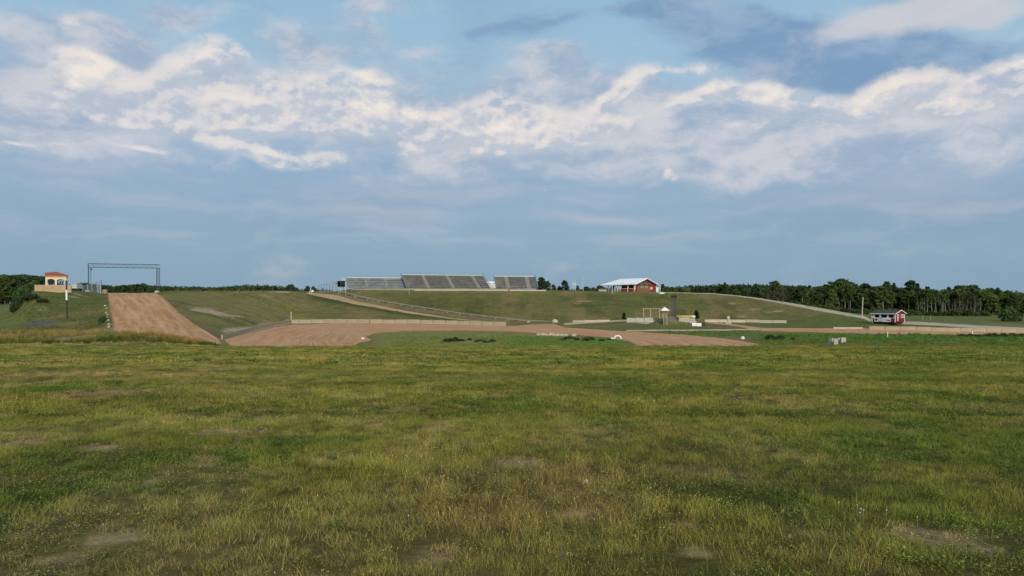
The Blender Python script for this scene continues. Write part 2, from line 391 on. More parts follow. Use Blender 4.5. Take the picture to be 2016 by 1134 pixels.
# ------------------------------------------------------------------ dirt strips laid on the ground
def strip_mat(name, a, b, c):
    m, nt, bs = nodes(name); L = nt.links
    at = N(nt, 'ShaderNodeAttribute', attribute_name='st'); gcn = N(nt, 'ShaderNodeAttribute', attribute_name='col')
    tc = N(nt, 'ShaderNodeTexCoord')
    sep = N(nt, 'ShaderNodeSeparateColor'); L.new(at.outputs['Color'], sep.inputs[0])
    # streak coordinate: along = R*, across = G
    cb = N(nt, 'ShaderNodeCombineXYZ'); L.new(sep.outputs[0], cb.inputs[0]); L.new(sep.outputs[1], cb.inputs[1])
    mp = N(nt, 'ShaderNodeMapping'); mp.inputs['Scale'].default_value = (2.2, 20, 1); L.new(cb.outputs[0], mp.inputs[0])
    ns = N(nt, 'ShaderNodeTexNoise', Scale=1., Detail=6., Roughness=.65, Distortion=.4); L.new(mp.outputs[0], ns.inputs[0])
    n1 = N(nt, 'ShaderNodeTexNoise', Scale=.5, Detail=8., Roughness=.7); L.new(tc.outputs['Object'], n1.inputs[0])
    n2 = N(nt, 'ShaderNodeTexNoise', Scale=3., Detail=6., Roughness=.7); L.new(tc.outputs['Object'], n2.inputs[0])
    def band(s, x0, x1):
        r = N(nt, 'ShaderNodeMapRange'); L.new(s, r.inputs[0]); r.inputs[1].default_value = x0; r.inputs[2].default_value = x1; return r.outputs[0]
    col = mixc(nt, a, b, band(ns.outputs[0], .42, .60)); col = mixc(nt, col, c, band(n1.outputs[0], .52, .68))
    col = mixc(nt, col, tuple(v*.62 for v in a), band(n2.outputs[0], .58, .75))
    # ragged edge into grass: B = distance to edge in metres /2
    ad = N(nt, 'ShaderNodeMath', operation='MULTIPLY_ADD'); L.new(n2.outputs[0], ad.inputs[0]); ad.inputs[1].default_value = -1.6; L.new(sep.outputs[2], ad.inputs[2])
    e = N(nt, 'ShaderNodeMath', operation='MULTIPLY_ADD'); L.new(n1.outputs[0], e.inputs[0]); e.inputs[1].default_value = -1.0; L.new(ad.outputs[0], e.inputs[2])
    ef = band(e.outputs[0], -1.25, -.95)
    col = mixc(nt, gcn.outputs['Color'], col, ef)
    L.new(col, bs.inputs['Base Color']); bs.inputs['Roughness'].default_value = .95; bs.inputs['Specular IOR Level'].default_value = .08
    bp = N(nt, 'ShaderNodeBump', Strength=.5, Distance=.15); L.new(ns.outputs[0], bp.inputs['Height'])
    bp2 = N(nt, 'ShaderNodeBump', Strength=.4, Distance=.08); L.new(n2.outputs[0], bp2.inputs['Height']); L.new(bp.outputs[0], bp2.inputs['Normal']); L.new(bp2.outputs[0], bs.inputs['Normal'])
    return m
def strip(name, Lp, Rp, mat, lift=.04, nu=300, nv=24):
    # Lp, Rp: lists of (x, y) along both edges
    def res(P):
        P = np.array(P, float); d = np.concatenate([[0], np.cumsum(np.hypot(*np.diff(P, axis=0).T))]); t = np.linspace(0, 1, nu)*d[-1]
        return np.stack([np.interp(t, d, P[:, 0]), np.interp(t, d, P[:, 1])], 1)
    a = res(Lp); b = res(Rp); v = np.linspace(0, 1, nv)
    P = a[:, None]*(1-v[None, :, None])+b[:, None]*v[None, :, None]
    X, Y = P[..., 0], P[..., 1]; Z = hz(X, Y)
    w = np.hypot(*(b-a).T)
    ed = np.minimum(v, 1-v)[None, :]*w[:, None]
    cen = (a+b)/2; al = np.concatenate([[0], np.cumsum(np.hypot(*np.diff(cen, axis=0).T))])
    ed = np.minimum(ed, np.minimum(al, al[-1]-al)[:, None]+.05)
    lf = lift-.25*(1-ss(0, .35, ed))
    gc = gcol(X.ravel(), Y.ravel(), Z.ravel())
    st = np.stack([np.broadcast_to(al[:, None]/60, X.shape), v[None, :]*w[:, None]/25, ed/2], -1).reshape(-1, 3)
    vv = np.stack([X, Y, Z+lf], -1).reshape(-1, 3)
    i = np.arange(nu-1)[:, None]*nv; j = np.arange(nv-1)[None]
    f = np.stack([i+j, i+j+1, i+nv+j+1, i+nv+j], -1).reshape(-1, 4)
    o = raw_mesh(name, vv, f, mat, cols=gc, smooth=True)
    at = o.data.color_attributes.new('st', 'FLOAT_COLOR', 'POINT')
    at.data.foreach_set('color', np.concatenate([st, np.ones((len(st), 1))], 1).astype(np.float32).ravel())
    return tag(o, kind='structure')
def wpts(lst, y0=104.):  # (px, py) -> world on ground
    return [hp(a, b, y0)[:2] for a, b in lst]
clay = strip_mat('red_clay', (.37,.185,.088), (.50,.30,.165), (.53,.355,.215))
sand = strip_mat('pale_sand', (.42,.32,.22), (.48,.38,.27), (.40,.28,.18))
grav = strip_mat('grey_gravel', (.35,.305,.235), (.43,.375,.29), (.38,.31,.22))
# ramp
def ramp_edge(px0, px1, pts): pass
RL = [Wp(220, 103), Wp(219, 112), Wp(216, 135), Wp(213, 165), Wp(210, 195), Wp(208, 222), Wp(208, 236)]
RRt = [Wp(440, 112), Wp(436, 127), Wp(414, 138), Wp(385, 147), Wp(358, 158), Wp(339, 176), Wp(322, 198), Wp(308, 221), Wp(304, 236)]
strip('dirt_ramp', RL, RRt, clay, .05, 220, 50)
# main turn
far = wpts([(440,669),(470,660),(500,652.5),(540,644),(575,638.5),(640,636.5),(720,636.5),(800,637.5),(900,640),(1000,642),(1040,639),(1090,637),(1112,645),(1165,648.5),(1223,652),(1285,656),(1347,659),(1410,664.5),(1460,671)])+[Wp(1500, 122), Wp(1540, 112)]
near = [Wp(452, 104), Wp(560, 103.5), Wp(690, 103.5)]+wpts([(708,676),(735,670),(722,663),(738,656),(775,653),(820,651.5),(900,651),(1000,652.5),(1060,656),(1128,659),(1200,665),(1238,673)])+[Wp(1262, 108), Wp(1350, 104), Wp(1480, 104.5)]
strip('dirt_track', far, near, clay, .05, 420, 60)
# strip behind near ridge
idx = [i for i in range(len(cp)) if 600 <= cp[i] <= 1090]
wn = lambda i: max(0, min(.8, (cp[i]-700)/300.*.8))
idx = [i for i in idx if cp[i] < 1050]
strip('dirt_path', [Wp(cp[i], (KY[i, 5]+.6)*(1-wn(i))+(KY[i, 4])*wn(i)) for i in idx], [Wp(cp[i], KY[i, 4]-.5) for i in idx], strip_mat('dry_clay', (.38,.23,.135), (.46,.32,.20), (.30,.22,.12)), .06, 260, 20)
# right leg
strip('dirt_track', wpts([(1386,632.5),(1450,639),(1500,645.5),(1600,646.5),(1700,646.5),(1760,648.5),(1860,650.5),(2016,654.5),(2210,658)], 140), wpts([(1392,636),(1450,643),(1500,652),(1600,654),(1720,657.5),(1900,659.5),(2016,663),(2210,668)], 130), clay, .05, 300, 24)
# pale side paths
strip('sand_path', wpts([(1108,636.5),(1160,633.5),(1230,629.8),(1290,630)], 190), wpts([(1108,640),(1160,637),(1230,633),(1290,632.5)], 170), sand, .07, 120, 12)
strip('sand_path', wpts([(1230,650.2),(1330,649.5),(1420,648.5),(1500,647.5)], 150), wpts([(1230,652.8),(1330,651.8),(1420,651),(1500,650.5)], 150), sand, .08, 160, 10)
# gravel road over the berm and on past the kiosk
idr = [(1290,282),(1330,282),(1400,280),(1450,275),(1500,265),(1550,253),(1600,241),(1650,230),(1700,219),(1715,214)]
strip('gravel_road', [Wp(p, y+2.5) for p, y in idr], [Wp(p, y-(2.2+3.4*min(1, max(0, (p-1400)/200)))) for p, y in idr], grav, .06, 260, 14)
strip('gravel_road', wpts([(1768,633.5),(1800,633),(1860,637),(1920,640.5),(2016,645),(2200,651)], 195), wpts([(1745,637.5),(1800,640),(1860,642.5),(1920,646.5),(2016,651),(2200,656)], 180), grav, .07, 200, 14)
# gravel apron in front of the stands
strip('gravel_path', [Wp(690, 292), Wp(800, 292), Wp(1076, 292)], [Wp(690, 285.5), Wp(800, 284.2), Wp(1076, 284.2)], grav, .1, 160, 10)

# ------------------------------------------------------------------ sky
wd = bpy.data.worlds.new('World'); S.world = wd; wd.use_nodes = True
nt = wd.node_tree; nt.nodes.clear(); L = nt.links
wd.cycles.sampling_method = 'MANUAL'; wd.cycles.sample_map_resolution = 512
SUN_EL, SUN_AZ = 27., 166.      # azimuth clockwise from +Y: behind the camera, to the left
def lin(r, g, b): 
    f = lambda c: (c/255/12.92) if c/255 <= .04045 else ((c/255+.055)/1.055)**2.4
    return (f(r), f(g), f(b))
out = nt.nodes.new('ShaderNodeOutputWorld')
tc = nt.nodes.new('ShaderNodeTexCoord')
sep = nt.nodes.new('ShaderNodeSeparateXYZ'); L.new(tc.outputs['Generated'], sep.inputs[0])
def M(op, *a, tree=None, clamp=False):
    t = tree or nt
    n = t.nodes.new('ShaderNodeMath'); n.operation = op; n.use_clamp = clamp
    for i, v in enumerate(a):
        if isinstance(v, bpy.types.NodeSocket): t.links.new(v, n.inputs[i])
        else: n.inputs[i].default_value = v
    return n.outputs[0]
U = M('MULTIPLY', M('ARCTAN2', sep.outputs[0], sep.outputs[1]), F/100)
Vv = M('MULTIPLY', M('ARCSINE', sep.outputs[2]), F/100)
comb = nt.nodes.new('ShaderNodeCombineXYZ'); L.new(U, comb.inputs[0]); L.new(Vv, comb.inputs[1])
P0 = comb.outputs[0]
def SR(x, a, b, tree=None, o0=0., o1=1.):
    t = tree or nt
    n = t.nodes.new('ShaderNodeMapRange'); n.interpolation_type = 'SMOOTHSTEP'; t.links.new(x, n.inputs[0])
    n.inputs[1].default_value = a; n.inputs[2].default_value = b; n.inputs[3].default_value = o0; n.inputs[4].default_value = o1
    return n.outputs[0]
def uv(px, py):
    az = math.atan((px-CX)/F); return F/100*az, F/100*math.atan((HY-py)/F*math.cos(az))
def noise(vec, scale, detail=6., rough=.55, sx=1., sy=1., off=(0, 0), tree=None, dist=0.):
    t = tree or nt
    mp = t.nodes.new('ShaderNodeMapping'); mp.inputs['Scale'].default_value = (sx, sy, 1); mp.inputs['Location'].default_value = (off[0], off[1], 3.3)
    t.links.new(vec, mp.inputs[0])
    n = t.nodes.new('ShaderNodeTexNoise'); n.inputs['Scale'].default_value = scale; n.inputs['Detail'].default_value = detail; n.inputs['Roughness'].default_value = rough; n.inputs['Distortion'].default_value = dist
    t.links.new(mp.outputs[0], n.inputs[0]); return n
def warp(vec, amt, scale, tree=None):
    t = tree or nt
    n = noise(vec, scale, 3., .5, tree=t)
    a = t.nodes.new('ShaderNodeVectorMath'); a.operation = 'SUBTRACT'; t.links.new(n.outputs['Color'], a.inputs[0]); a.inputs[1].default_value = (.5, .5, .5)
    b = t.nodes.new('ShaderNodeVectorMath'); b.operation = 'MULTIPLY_ADD'; t.links.new(a.outputs[0], b.inputs[0]); b.inputs[1].default_value = (amt, amt*.7, 0); t.links.new(vec, b.inputs[2])
    return b.outputs[0]
def blobs(vec, lst, tree=None, gs=1.5):
    t = tree or nt; acc = None
    for (px, py, sx, sy, rot, amp) in lst:
        u, v = uv(px, py)
        mp = t.nodes.new('ShaderNodeMapping'); mp.vector_type = 'TEXTURE'
        mp.inputs['Location'].default_value = (u, v, 0); mp.inputs['Rotation'].default_value = (0, 0, R(rot)); mp.inputs['Scale'].default_value = (sx/100*gs, sy/100*gs, 1)
        t.links.new(vec, mp.inputs[0])
        g = t.nodes.new('ShaderNodeTexGradient'); g.gradient_type = 'QUADRATIC_SPHERE'; t.links.new(mp.outputs[0], g.inputs[0])
        acc = M('MULTIPLY', g.outputs['Fac'], amp, tree=t) if acc is None else M('MULTIPLY_ADD', g.outputs['Fac'], amp, acc, tree=t)
    return acc
def mix(a, b, f): return mixc(nt, a, b, f)
# base: hazy slate blue near the horizon, grey blue sheet above, clear pale blue on top
cr = nt.nodes.new('ShaderNodeValToRGB'); L.new(M('MULTIPLY', Vv, .1), cr.inputs[0])
e = cr.color_ramp.elements
stops = [(0, (133,161,181)), (.06, (132,161,183)), (.12, (136,165,187)), (.20, (142,169,193)), (.27, (144,172,199)), (.33, (152,180,205)), (.40, (158,189,210)), (.48, (154,188,211)), (.60, (144,182,208)), (1., (140,168,192))]
e[0].position = 0; e[0].color = (*lin(*stops[0][1]), 1); e[1].position = 1; e[1].color = (*lin(*stops[-1][1]), 1)
for p, c_ in stops[1:-1]:
    q = e.new(p); q.color = (*lin(*c_), 1)
base = cr.outputs[0]
# blend with the physical sky so that colour turns naturally away from the picture
sk = nt.nodes.new('ShaderNodeTexSky'); sk.sky_type = 'NISHITA'; sk.sun_disc = False; sk.sun_elevation = R(SUN_EL); sk.sun_rotation = R(SUN_AZ)
sk.dust_density = 1.5
skm = nt.nodes.new('ShaderNodeVectorMath'); skm.operation = 'SCALE'; L.new(sk.outputs[0], skm.inputs[0]); skm.inputs['Scale'].default_value = .9
base = mixc(nt, base, skm.outputs[0], .006)
PW1 = warp(P0, .9, .55); PW2 = warp(PW1, .28, 2.4)
# right side slightly paler, left cooler
# soft horizontal streaks low in the sky
st = noise(PW1, 1., 5., .55, .32, 2.2, (4.2, 1.7))
stm = M('MULTIPLY', SR(st.outputs[0], .46, .70), SR(Vv, .5, 1.5)); stm = M('MULTIPLY', stm, SR(Vv, 5.2, 3.0))
colr = mix(base, lin(176,186,204), M('MULTIPLY', stm, .62))
stb = blobs(PW1, [(740,418,190,16,0,1.),(1180,428,170,14,-2,.9),(1290,465,170,12,0,.5),(1150,395,90,12,0,.5),(350,390,300,12,-4,.35),(1800,360,220,40,4,.55),(1900,410,120,14,0,.5),(1400,300,300,50,10,.5),(900,470,160,10,0,.3)])
colr = mix(colr, lin(184,190,204), M('MULTIPLY', M('MULTIPLY', stb, 1.1, clamp=True), .8))
# darker slate patches
dk = noise(PW1, .55, 5., .55, .7, 1.5, (9.1, 4.))
colr = mix(colr, lin(126,153,180), M('MULTIPLY', M('MULTIPLY', SR(dk.outputs[0], .48, .70), SR(Vv, .3, 1.2)), .22))
# grey lilac mid cloud
def dens(lst, namp, lo, hi, nz_scale, off, sx=.75, sy=1.25, detail=9., rough=.6, vec=None):
    n = noise(vec or PW2, nz_scale, detail, rough, sx, sy, off)
    b = blobs(PW1, lst)
    d = M('MULTIPLY_ADD', M('SUBTRACT', n.outputs[0], .5), namp, b)
    return M('MULTIPLY', SR(d, lo, hi), SR(b, .0, .22)), d
grey = [(80,170,230,90,-8,1.),(60,250,260,80,0,1.),(330,190,260,110,0,.9),(620,220,380,120,0,1.),(1000,230,330,110,0,1.),(1350,230,380,110,0,1.),(1750,250,380,90,0,1.),(1980,220,200,90,0,1.),
        (620,100,150,55,0,.75),(250,120,220,40,-12,.8),(850,100,150,45,10,.7),(1130,170,170,45,0,.6),(1050,95,120,30,0,.5),(60,60,140,60,0,.9),(230,70,200,50,10,.7),(330,25,120,25,0,.6),(720,10,90,20,0,.6),(560,70,100,40,0,.5),(1080,120,120,30,0,.6),(700,50,160,40,0,.5),(1260,90,60,22,0,.45),(480,20,260,30,0,.4),(880,20,200,40,0,.5),(1800,25,340,55,5,1.),(1400,330,300,60,0,.6),(900,340,500,60,0,.5),(120,310,200,30,0,.4),(1600,330,500,60,0,.5)]
gmk, gd = dens(grey, 1.9, .30, .85, .8, (2., 7.))
gsh = noise(PW2, 1.1, 7., .6, .7, 1.5, (12., 3.))
gcolr = mix(lin(156,176,200), lin(205,207,215), SR(gsh.outputs[0], .36, .64))
colr = mix(colr, gcolr, M('MULTIPLY', gmk, .9))
# dark blue-grey clouds, upper right and along the top
dark = [(1600,100,300,75,-4,1.2),(1830,130,330,60,-8,1.3),(1480,50,200,60,-20,.9),(1100,40,240,32,10,.7),(960,55,120,25,15,.5),(1700,170,100,40,-30,.7),(1370,30,120,40,0,.7),(1230,20,160,30,0,.5)]
dm, dd = dens(dark, 1.9, .25, .8, .7, (5., 1.), .6, 1.4, 9., .6)
dcol = mix(lin(122,155,190), lin(150,175,202), SR(gsh.outputs[0], .40, .68))
colr = mix(colr, dcol, M('MULTIPLY', dm, .92))
topw = blobs(PW1, [(1790,18,300,42,8,1.5),(1960,25,140,35,0,1.0),(2016,70,80,20,0,.5)])
colr = mix(colr, lin(205,206,213), M('MULTIPLY', SR(M('MULTIPLY_ADD', M('SUBTRACT', gsh.outputs[0], .5), 1.1, topw), .2, .9), .8))
# sunlit cumulus: same field sampled twice, the difference gives the lit flank
cum = [(140,45,42,26,0,1.2),(165,110,70,22,-15,.9),(175,160,70,45,-30,1.35),(60,200,160,40,0,.55),(400,130,80,60,30,1.25),(330,190,110,60,20,1.2),(290,225,120,40,0,.8),(480,210,200,50,0,1.05),(610,170,110,45,0,1.1),(700,165,75,45,-20,1.25),(740,215,120,50,-10,1.0),(560,250,300,26,0,.9),(830,250,200,40,0,.8),(930,215,110,35,20,.8),
       (470,292,105,17,-8,1.5),(580,324,90,21,-3,1.6),(650,308,55,17,0,1.4),(813,303,34,20,0,1.35),(30,283,58,8,-4,1.1),(122,282,24,8,0,1.),(280,292,55,7,-6,1.05),
       (1010,220,90,30,0,1.1),(1050,245,140,50,0,1.05),(1120,265,150,40,-5,1.),(1190,200,80,25,28,1.),(1235,170,55,28,40,1.1),(1330,140,110,26,0,.8),(1390,190,90,22,0,1.15),(1450,180,45,26,0,1.2),(1525,190,55,32,0,1.5),(1620,205,60,24,-5,.9),(1730,200,45,34,30,1.35),(1800,180,80,50,0,1.45),(1870,200,90,38,0,1.),(1960,175,110,40,12,1.2),(2016,140,70,34,20,1.2),(1328,350,24,15,0,.62),(1316,334,16,12,60,.45),(1075,372,24,8,0,.7),(1290,385,60,10,0,.4),(1300,215,140,18,16,.9),(1200,262,120,30,0,.7),(1550,240,260,26,0,.6),(1000,300,140,25,0,.55)]
ng = bpy.data.node_groups.new('cumulus', 'ShaderNodeTree')
ng.interface.new_socket('Vector', in_out='INPUT', socket_type='NodeSocketVector'); ng.interface.new_socket('D', in_out='OUTPUT', socket_type='NodeSocketFloat')
gi = ng.nodes.new('NodeGroupInput'); go = ng.nodes.new('NodeGroupOutput')
w1 = warp(gi.outputs[0], .22, 1.3, ng); w2 = warp(gi.outputs[0], .16, 4., ng)
b_ = M('MINIMUM', blobs(w1, cum, ng, 1.85), 1.05, tree=ng)
n_ = noise(w2, 1.15, 10., .56, .85, 1.25, (0, 0), ng)
n2_ = noise(w2, 5.5, 6., .6, .9, 1.2, (5, 2), ng)
d_ = M('MULTIPLY_ADD', M('SUBTRACT', n_.outputs[0], .5, tree=ng), M('MULTIPLY', SR(b_, .02, .45, ng), 2.5, tree=ng), M('MULTIPLY_ADD', M('SUBTRACT', n2_.outputs[0], .5, tree=ng), .25, b_, tree=ng), tree=ng)
ng.links.new(d_, go.inputs[0])
def cumg(off):
    g = nt.nodes.new('ShaderNodeGroup'); g.node_tree = ng
    a = nt.nodes.new('ShaderNodeVectorMath'); a.operation = 'ADD'; L.new(P0, a.inputs[0]); a.inputs[1].default_value = (*off, 0); L.new(a.outputs[0], g.inputs[0]); return g.outputs[0]
d0 = cumg((0, 0)); d1 = cumg((-.07, .11))
soft = [(420,190,330,90,0,1.),(640,230,330,80,-8,1.),(160,150,120,60,-25,.8),(1050,250,260,70,0,1.),(1330,210,260,50,12,.8),(1600,225,300,50,0,.8),(1880,190,220,60,8,1.),(900,230,200,60,0,.8),(1000,310,160,60,0,.6),(80,240,180,30,0,.4),(1550,300,300,30,5,.4)]
sn = noise(PW1, .9, 7., .6, .7, 1.3, (7., 5.))
sm = SR(M('MULTIPLY_ADD', M('SUBTRACT', sn.outputs[0], .5), 2.2, M('MINIMUM', blobs(PW1, soft), 1.)), .0, 1.35)
colr = mix(colr, mix(lin(176,189,207), lin(214,212,215), SR(gsh.outputs[0], .38, .58)), M('MULTIPLY', sm, .85))
cm = SR(d0, .34, 1.0)
lit = SR(M('SUBTRACT', d0, d1), -.22, .34)
core = SR(d0, .5, 1.5)
inn = noise(PW2, 2.6, 6., .6, .8, 1.3, (3., 8.))
litm = M('MULTIPLY_ADD', core, .40, M('MULTIPLY_ADD', lit, .50, M('MULTIPLY', M('SUBTRACT', inn.outputs[0], .5), .9)), clamp=True)
ccol = mix(lin(184,194,209), lin(219,216,218), SR(litm, .10, .50)); hl = noise(PW1, .45, 3., .5, 1., 1., (1.3, 6.6)); ccol = mix(ccol, lin(248,237,224), M('MULTIPLY', SR(litm, .42, .95), SR(hl.outputs[0], .38, .58, None, .45, 1.)))
low = SR(Vv, 2.2, 2.9)
colr = mix(colr, ccol, M('MULTIPLY', cm, .84))
# below the horizon a dull ground tone
colr = mix(lin(90,95,60), colr, SR(Vv, -.4, -.02))
bg = nt.nodes.new('ShaderNodeBackground'); L.new(colr, bg.inputs[0]); bg.inputs[1].default_value = 1.0
L.new(bg.outputs[0], out.inputs[0])
ld = bpy.data.lights.new('sun', 'SUN'); ld.energy = 3.4; ld.angle = R(14); ld.color = (1, .89, .73)
so = bpy.data.objects.new('sun', ld); C.objects.link(so)
az = R(SUN_AZ); sd = Vector((math.sin(az)*math.cos(R(SUN_EL)), math.cos(az)*math.cos(R(SUN_EL)), math.sin(R(SUN_EL))))
so.rotation_euler = (-sd).to_track_quat('-Z', 'Y').to_euler(); so.location = sd*60

# ------------------------------------------------------------------ camera
cd = bpy.data.cameras.new('camera'); cam = bpy.data.objects.new('camera', cd); C.objects.link(cam); S.camera = cam
cd.sensor_width = 36; cd.lens = 36*F/2016; cd.clip_end = 20000; cd.clip_start = .1
cd.shift_y = (HY-567)/2016
cam.location = (0, 0, CH); cam.rotation_euler = (R(90), 0, 0)
S.render.resolution_x = 1024; S.render.resolution_y = 576
S.view_settings.view_transform = 'Standard'; S.view_settings.look = 'None'; S.view_settings.exposure = 0; S.view_settings.gamma = 1
S.render.engine = 'CYCLES'; S.cycles.max_bounces = 4; S.cycles.diffuse_bounces = 2; S.cycles.transmission_bounces = 2

# ------------------------------------------------------------------ grass tufts (prototypes live outside the scene)
def tuft(nb, rad, h0, h1, w, lean=.35, seg=2, dark=.55, seeds=0, leaf=False, straw=0.):
    v = []; f = []; c = []
    for i in range(nb):
        a = RS.rand()*6.283; r = rad*math.sqrt(RS.rand()); bx_, by_ = r*math.cos(a), r*math.sin(a)
        h = h0+(h1-h0)*RS.rand()**1.4; d = RS.rand()*6.283; ln = lean*h*(.2+RS.rand()*1.1); t = RS.rand()*6.283; ww = w*(.6+.8*RS.rand())
        tone = .55+1.0*RS.rand(); tint = A(1, 1, 1)*tone
        if RS.rand() < straw: tint = A(1.38, 1.20, .92)*tone
        elif RS.rand() < .25: tint = A(1.08, 1.08, .75)*tone
        if leaf:
            # broad leaflets at random heights
            for q in range(3):
                z = h*(.3+.7*RS.rand()); x0 = bx_+RS.randn()*rad*.15; y0 = by_+RS.randn()*rad*.15
                u = A(math.cos(t+q), math.sin(t+q), .5*RS.randn()); u /= np.linalg.norm(u); k = np.cross(u, A(RS.randn()*.4, RS.randn()*.4, 1)); k /= np.linalg.norm(k)
                p = A(x0, y0, z); o = len(v)
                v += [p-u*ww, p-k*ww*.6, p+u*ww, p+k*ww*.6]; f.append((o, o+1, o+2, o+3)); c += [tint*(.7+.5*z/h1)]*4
            continue
        o = len(v)
        for s_ in range(seg+1):
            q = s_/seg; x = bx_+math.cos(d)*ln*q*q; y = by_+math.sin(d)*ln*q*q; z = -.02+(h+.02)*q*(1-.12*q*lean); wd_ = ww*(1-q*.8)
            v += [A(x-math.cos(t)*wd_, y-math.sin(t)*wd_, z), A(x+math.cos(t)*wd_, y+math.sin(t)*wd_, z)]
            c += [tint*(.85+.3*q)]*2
        for s_ in range(seg): f.append((o+2*s_, o+2*s_+1, o+2*s_+3, o+2*s_+2))
        if RS.rand() < seeds:
            o2 = len(v); p = (v[-1]+v[-2])/2
            for e_ in ((ww*2.2, 0), (0, ww*2.2)):
                o2 = len(v); g_ = A(e_[0], e_[1], 0)
                v += [p-g_*.3, p+A(0, 0, h*.02)-g_, p+A(0, 0, h*.16), p+A(0, 0, h*.02)+g_]; f.append((o2, o2+1, o2+2, o2+3)); c += [A(1.7, 1.35, 1.1)*tone]*4
    return np.array(v), np.array(f), np.array(c)
gmat = leaf_mat('grass_blades', None, inst='tone', trans=.3)
def protos(name, specs):
    col = bpy.data.collections.new(name)
    for i, sp in enumerate(specs):
        v, f, c = tuft(**sp)
        o = raw_mesh(name+'_tuft%02d' % i, v, f, gmat, link=False, cols=c, colname='bl'); col.objects.link(o)
    return col
def scatter(name, col, nvar, pos, rotz, scl, idx, tone, parent=None, tilt=None):
    me = bpy.data.meshes.new(name); n = len(pos); me.vertices.add(n); me.vertices.foreach_set('co', np.asarray(pos, np.float32).ravel())
    def at(nm, ty, arr, key):
        a = me.attributes.new(nm, ty, 'POINT'); a.data.foreach_set(key, np.asarray(arr).ravel())
    rot = np.zeros((n, 3), np.float32); rot[:, 2] = rotz
    if tilt is not None: rot[:, :2] = tilt
    at('rot', 'FLOAT_VECTOR', rot, 'vector'); at('scl', 'FLOAT', np.asarray(scl, np.float32), 'value'); at('pick', 'INT', np.asarray(idx, np.int32), 'value')
    at('tone', 'FLOAT_COLOR', np.concatenate([tone, np.ones((n, 1))], 1).astype(np.float32), 'color')
    o = bpy.data.objects.new(name, me); C.objects.link(o)
    g = bpy.data.node_groups.new(name, 'GeometryNodeTree')
    g.interface.new_socket('Geometry', in_out='INPUT', socket_type='NodeSocketGeometry'); g.interface.new_socket('Geometry', in_out='OUTPUT', socket_type='NodeSocketGeometry')
    a = g.nodes.new('NodeGroupInput'); b = g.nodes.new('NodeGroupOutput'); ip = g.nodes.new('GeometryNodeInstanceOnPoints'); ci = g.nodes.new('GeometryNodeCollectionInfo')
    ci.inputs[0].default_value = col; ci.inputs['Separate Children'].default_value = True; ci.inputs['Reset Children'].default_value = True
    def na(nm, ty):
        q = g.nodes.new('GeometryNodeInputNamedAttribute'); q.data_type = ty; q.inputs['Name'].default_value = nm; return q.outputs['Attribute']
    g.links.new(a.outputs[0], ip.inputs['Points']); g.links.new(ci.outputs[0], ip.inputs['Instance']); ip.inputs['Pick Instance'].default_value = True
    g.links.new(na('pick', 'INT'), ip.inputs['Instance Index']); g.links.new(na('rot', 'FLOAT_VECTOR'), ip.inputs['Rotation']); g.links.new(na('scl', 'FLOAT'), ip.inputs['Scale'])
    g.links.new(ip.outputs[0], b.inputs[0])
    md = o.modifiers.new('instances', 'NODES'); md.node_group = g
    return o
def field_tone(x, y):
    z = np.zeros_like(x)-.0377*y
    return gcol(x, y, z)
def scat_field(name, col, specs_kind, y0, y1, dens, smin, smax, keep_bare=.72, dimf=2.05, falloff=None):
    hw = .70
    area = hw*(y1**2-y0**2); n = int(area*dens)
    y = np.sqrt(y0**2+(y1**2-y0**2)*RS.rand(n)); x = (RS.rand(n)*2-1)*(hw*y+1.0)
    b = bare(x, y); k = RS.rand(n) > b*.45
    x, y, b = x[k], y[k], b[k]; n = len(x)
    t = field_tone(x, y)*dimf
    # which kind of tuft
    wet = fbm(x*.55+5, y*.5, 4, 4); dry = fbm(x*.4+15, y*.55, 6, 4); olv = fbm(x*.25, y*.22, 1, 4)
    r = RS.rand(n)
    kind = np.zeros(n, int)                       # 0 short
    kind[(r < ss(.45, .68, olv)*.6)] = 1         # seed stalks
    kind[(r < .12+ss(.52, .74, wet)*.6)] = 2         # leafy
    kind[(r > 1-ss(.56, .76, dry)*.5)] = 3        # dry
    idx = kind*specs_kind+RS.randint(0, specs_kind, n)
    kind[(RS.rand(n) < b*.9)] = 3
    hs = .65+.7*fbm(x*.7, y*.7, 44, 3)
    sc = .9*(smin+(smax-smin)*RS.rand(n))*hs*(1-.55*b)
    t = t*(.68+.62*RS.rand(n))[:, None]
    t = np.where((kind == 3)[:, None], lerp(t, DRY*.8, np.full(n, .28)), t)
    t = np.where((kind == 2)[:, None], lerp(t, A(.055,.125,.022)*1.1, np.full(n, .40)), t)
    z = hz(x, y)
    o = scatter(name, col, 0, np.stack([x, y, z], 1), RS.rand(n)*6.283, sc, idx, t, tilt=RS.randn(n, 2)*.08)
    return o
def specset(rad, w, m=1.):
    L_ = []
    for i in range(4): L_.append(dict(nb=int(60*m), rad=rad, h0=.04, h1=.11, w=w, lean=.8, dark=.5, straw=.08))
    for i in range(4): L_.append(dict(nb=int(46*m), rad=rad, h0=.05, h1=.17, w=w*.85, lean=.55, seeds=.18, straw=.22, seg=3))
    for i in range(4): L_.append(dict(nb=int(40*m), rad=rad*.95, h0=.03, h1=.12, w=w*4.6, leaf=True, lean=.3))
    for i in range(4): L_.append(dict(nb=int(34*m), rad=rad, h0=.05, h1=.17, w=w*.8, lean=1.3, seeds=.10, straw=.55, seg=3))
    return L_
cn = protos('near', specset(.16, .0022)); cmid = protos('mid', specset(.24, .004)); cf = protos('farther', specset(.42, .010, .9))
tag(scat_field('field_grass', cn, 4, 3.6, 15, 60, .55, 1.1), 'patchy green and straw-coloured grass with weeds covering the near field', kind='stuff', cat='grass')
tag(scat_field('field_grass', cmid, 4, 14, 42, 22, .6, 1.15), 'olive green grass in the middle of the field', kind='stuff', cat='grass')
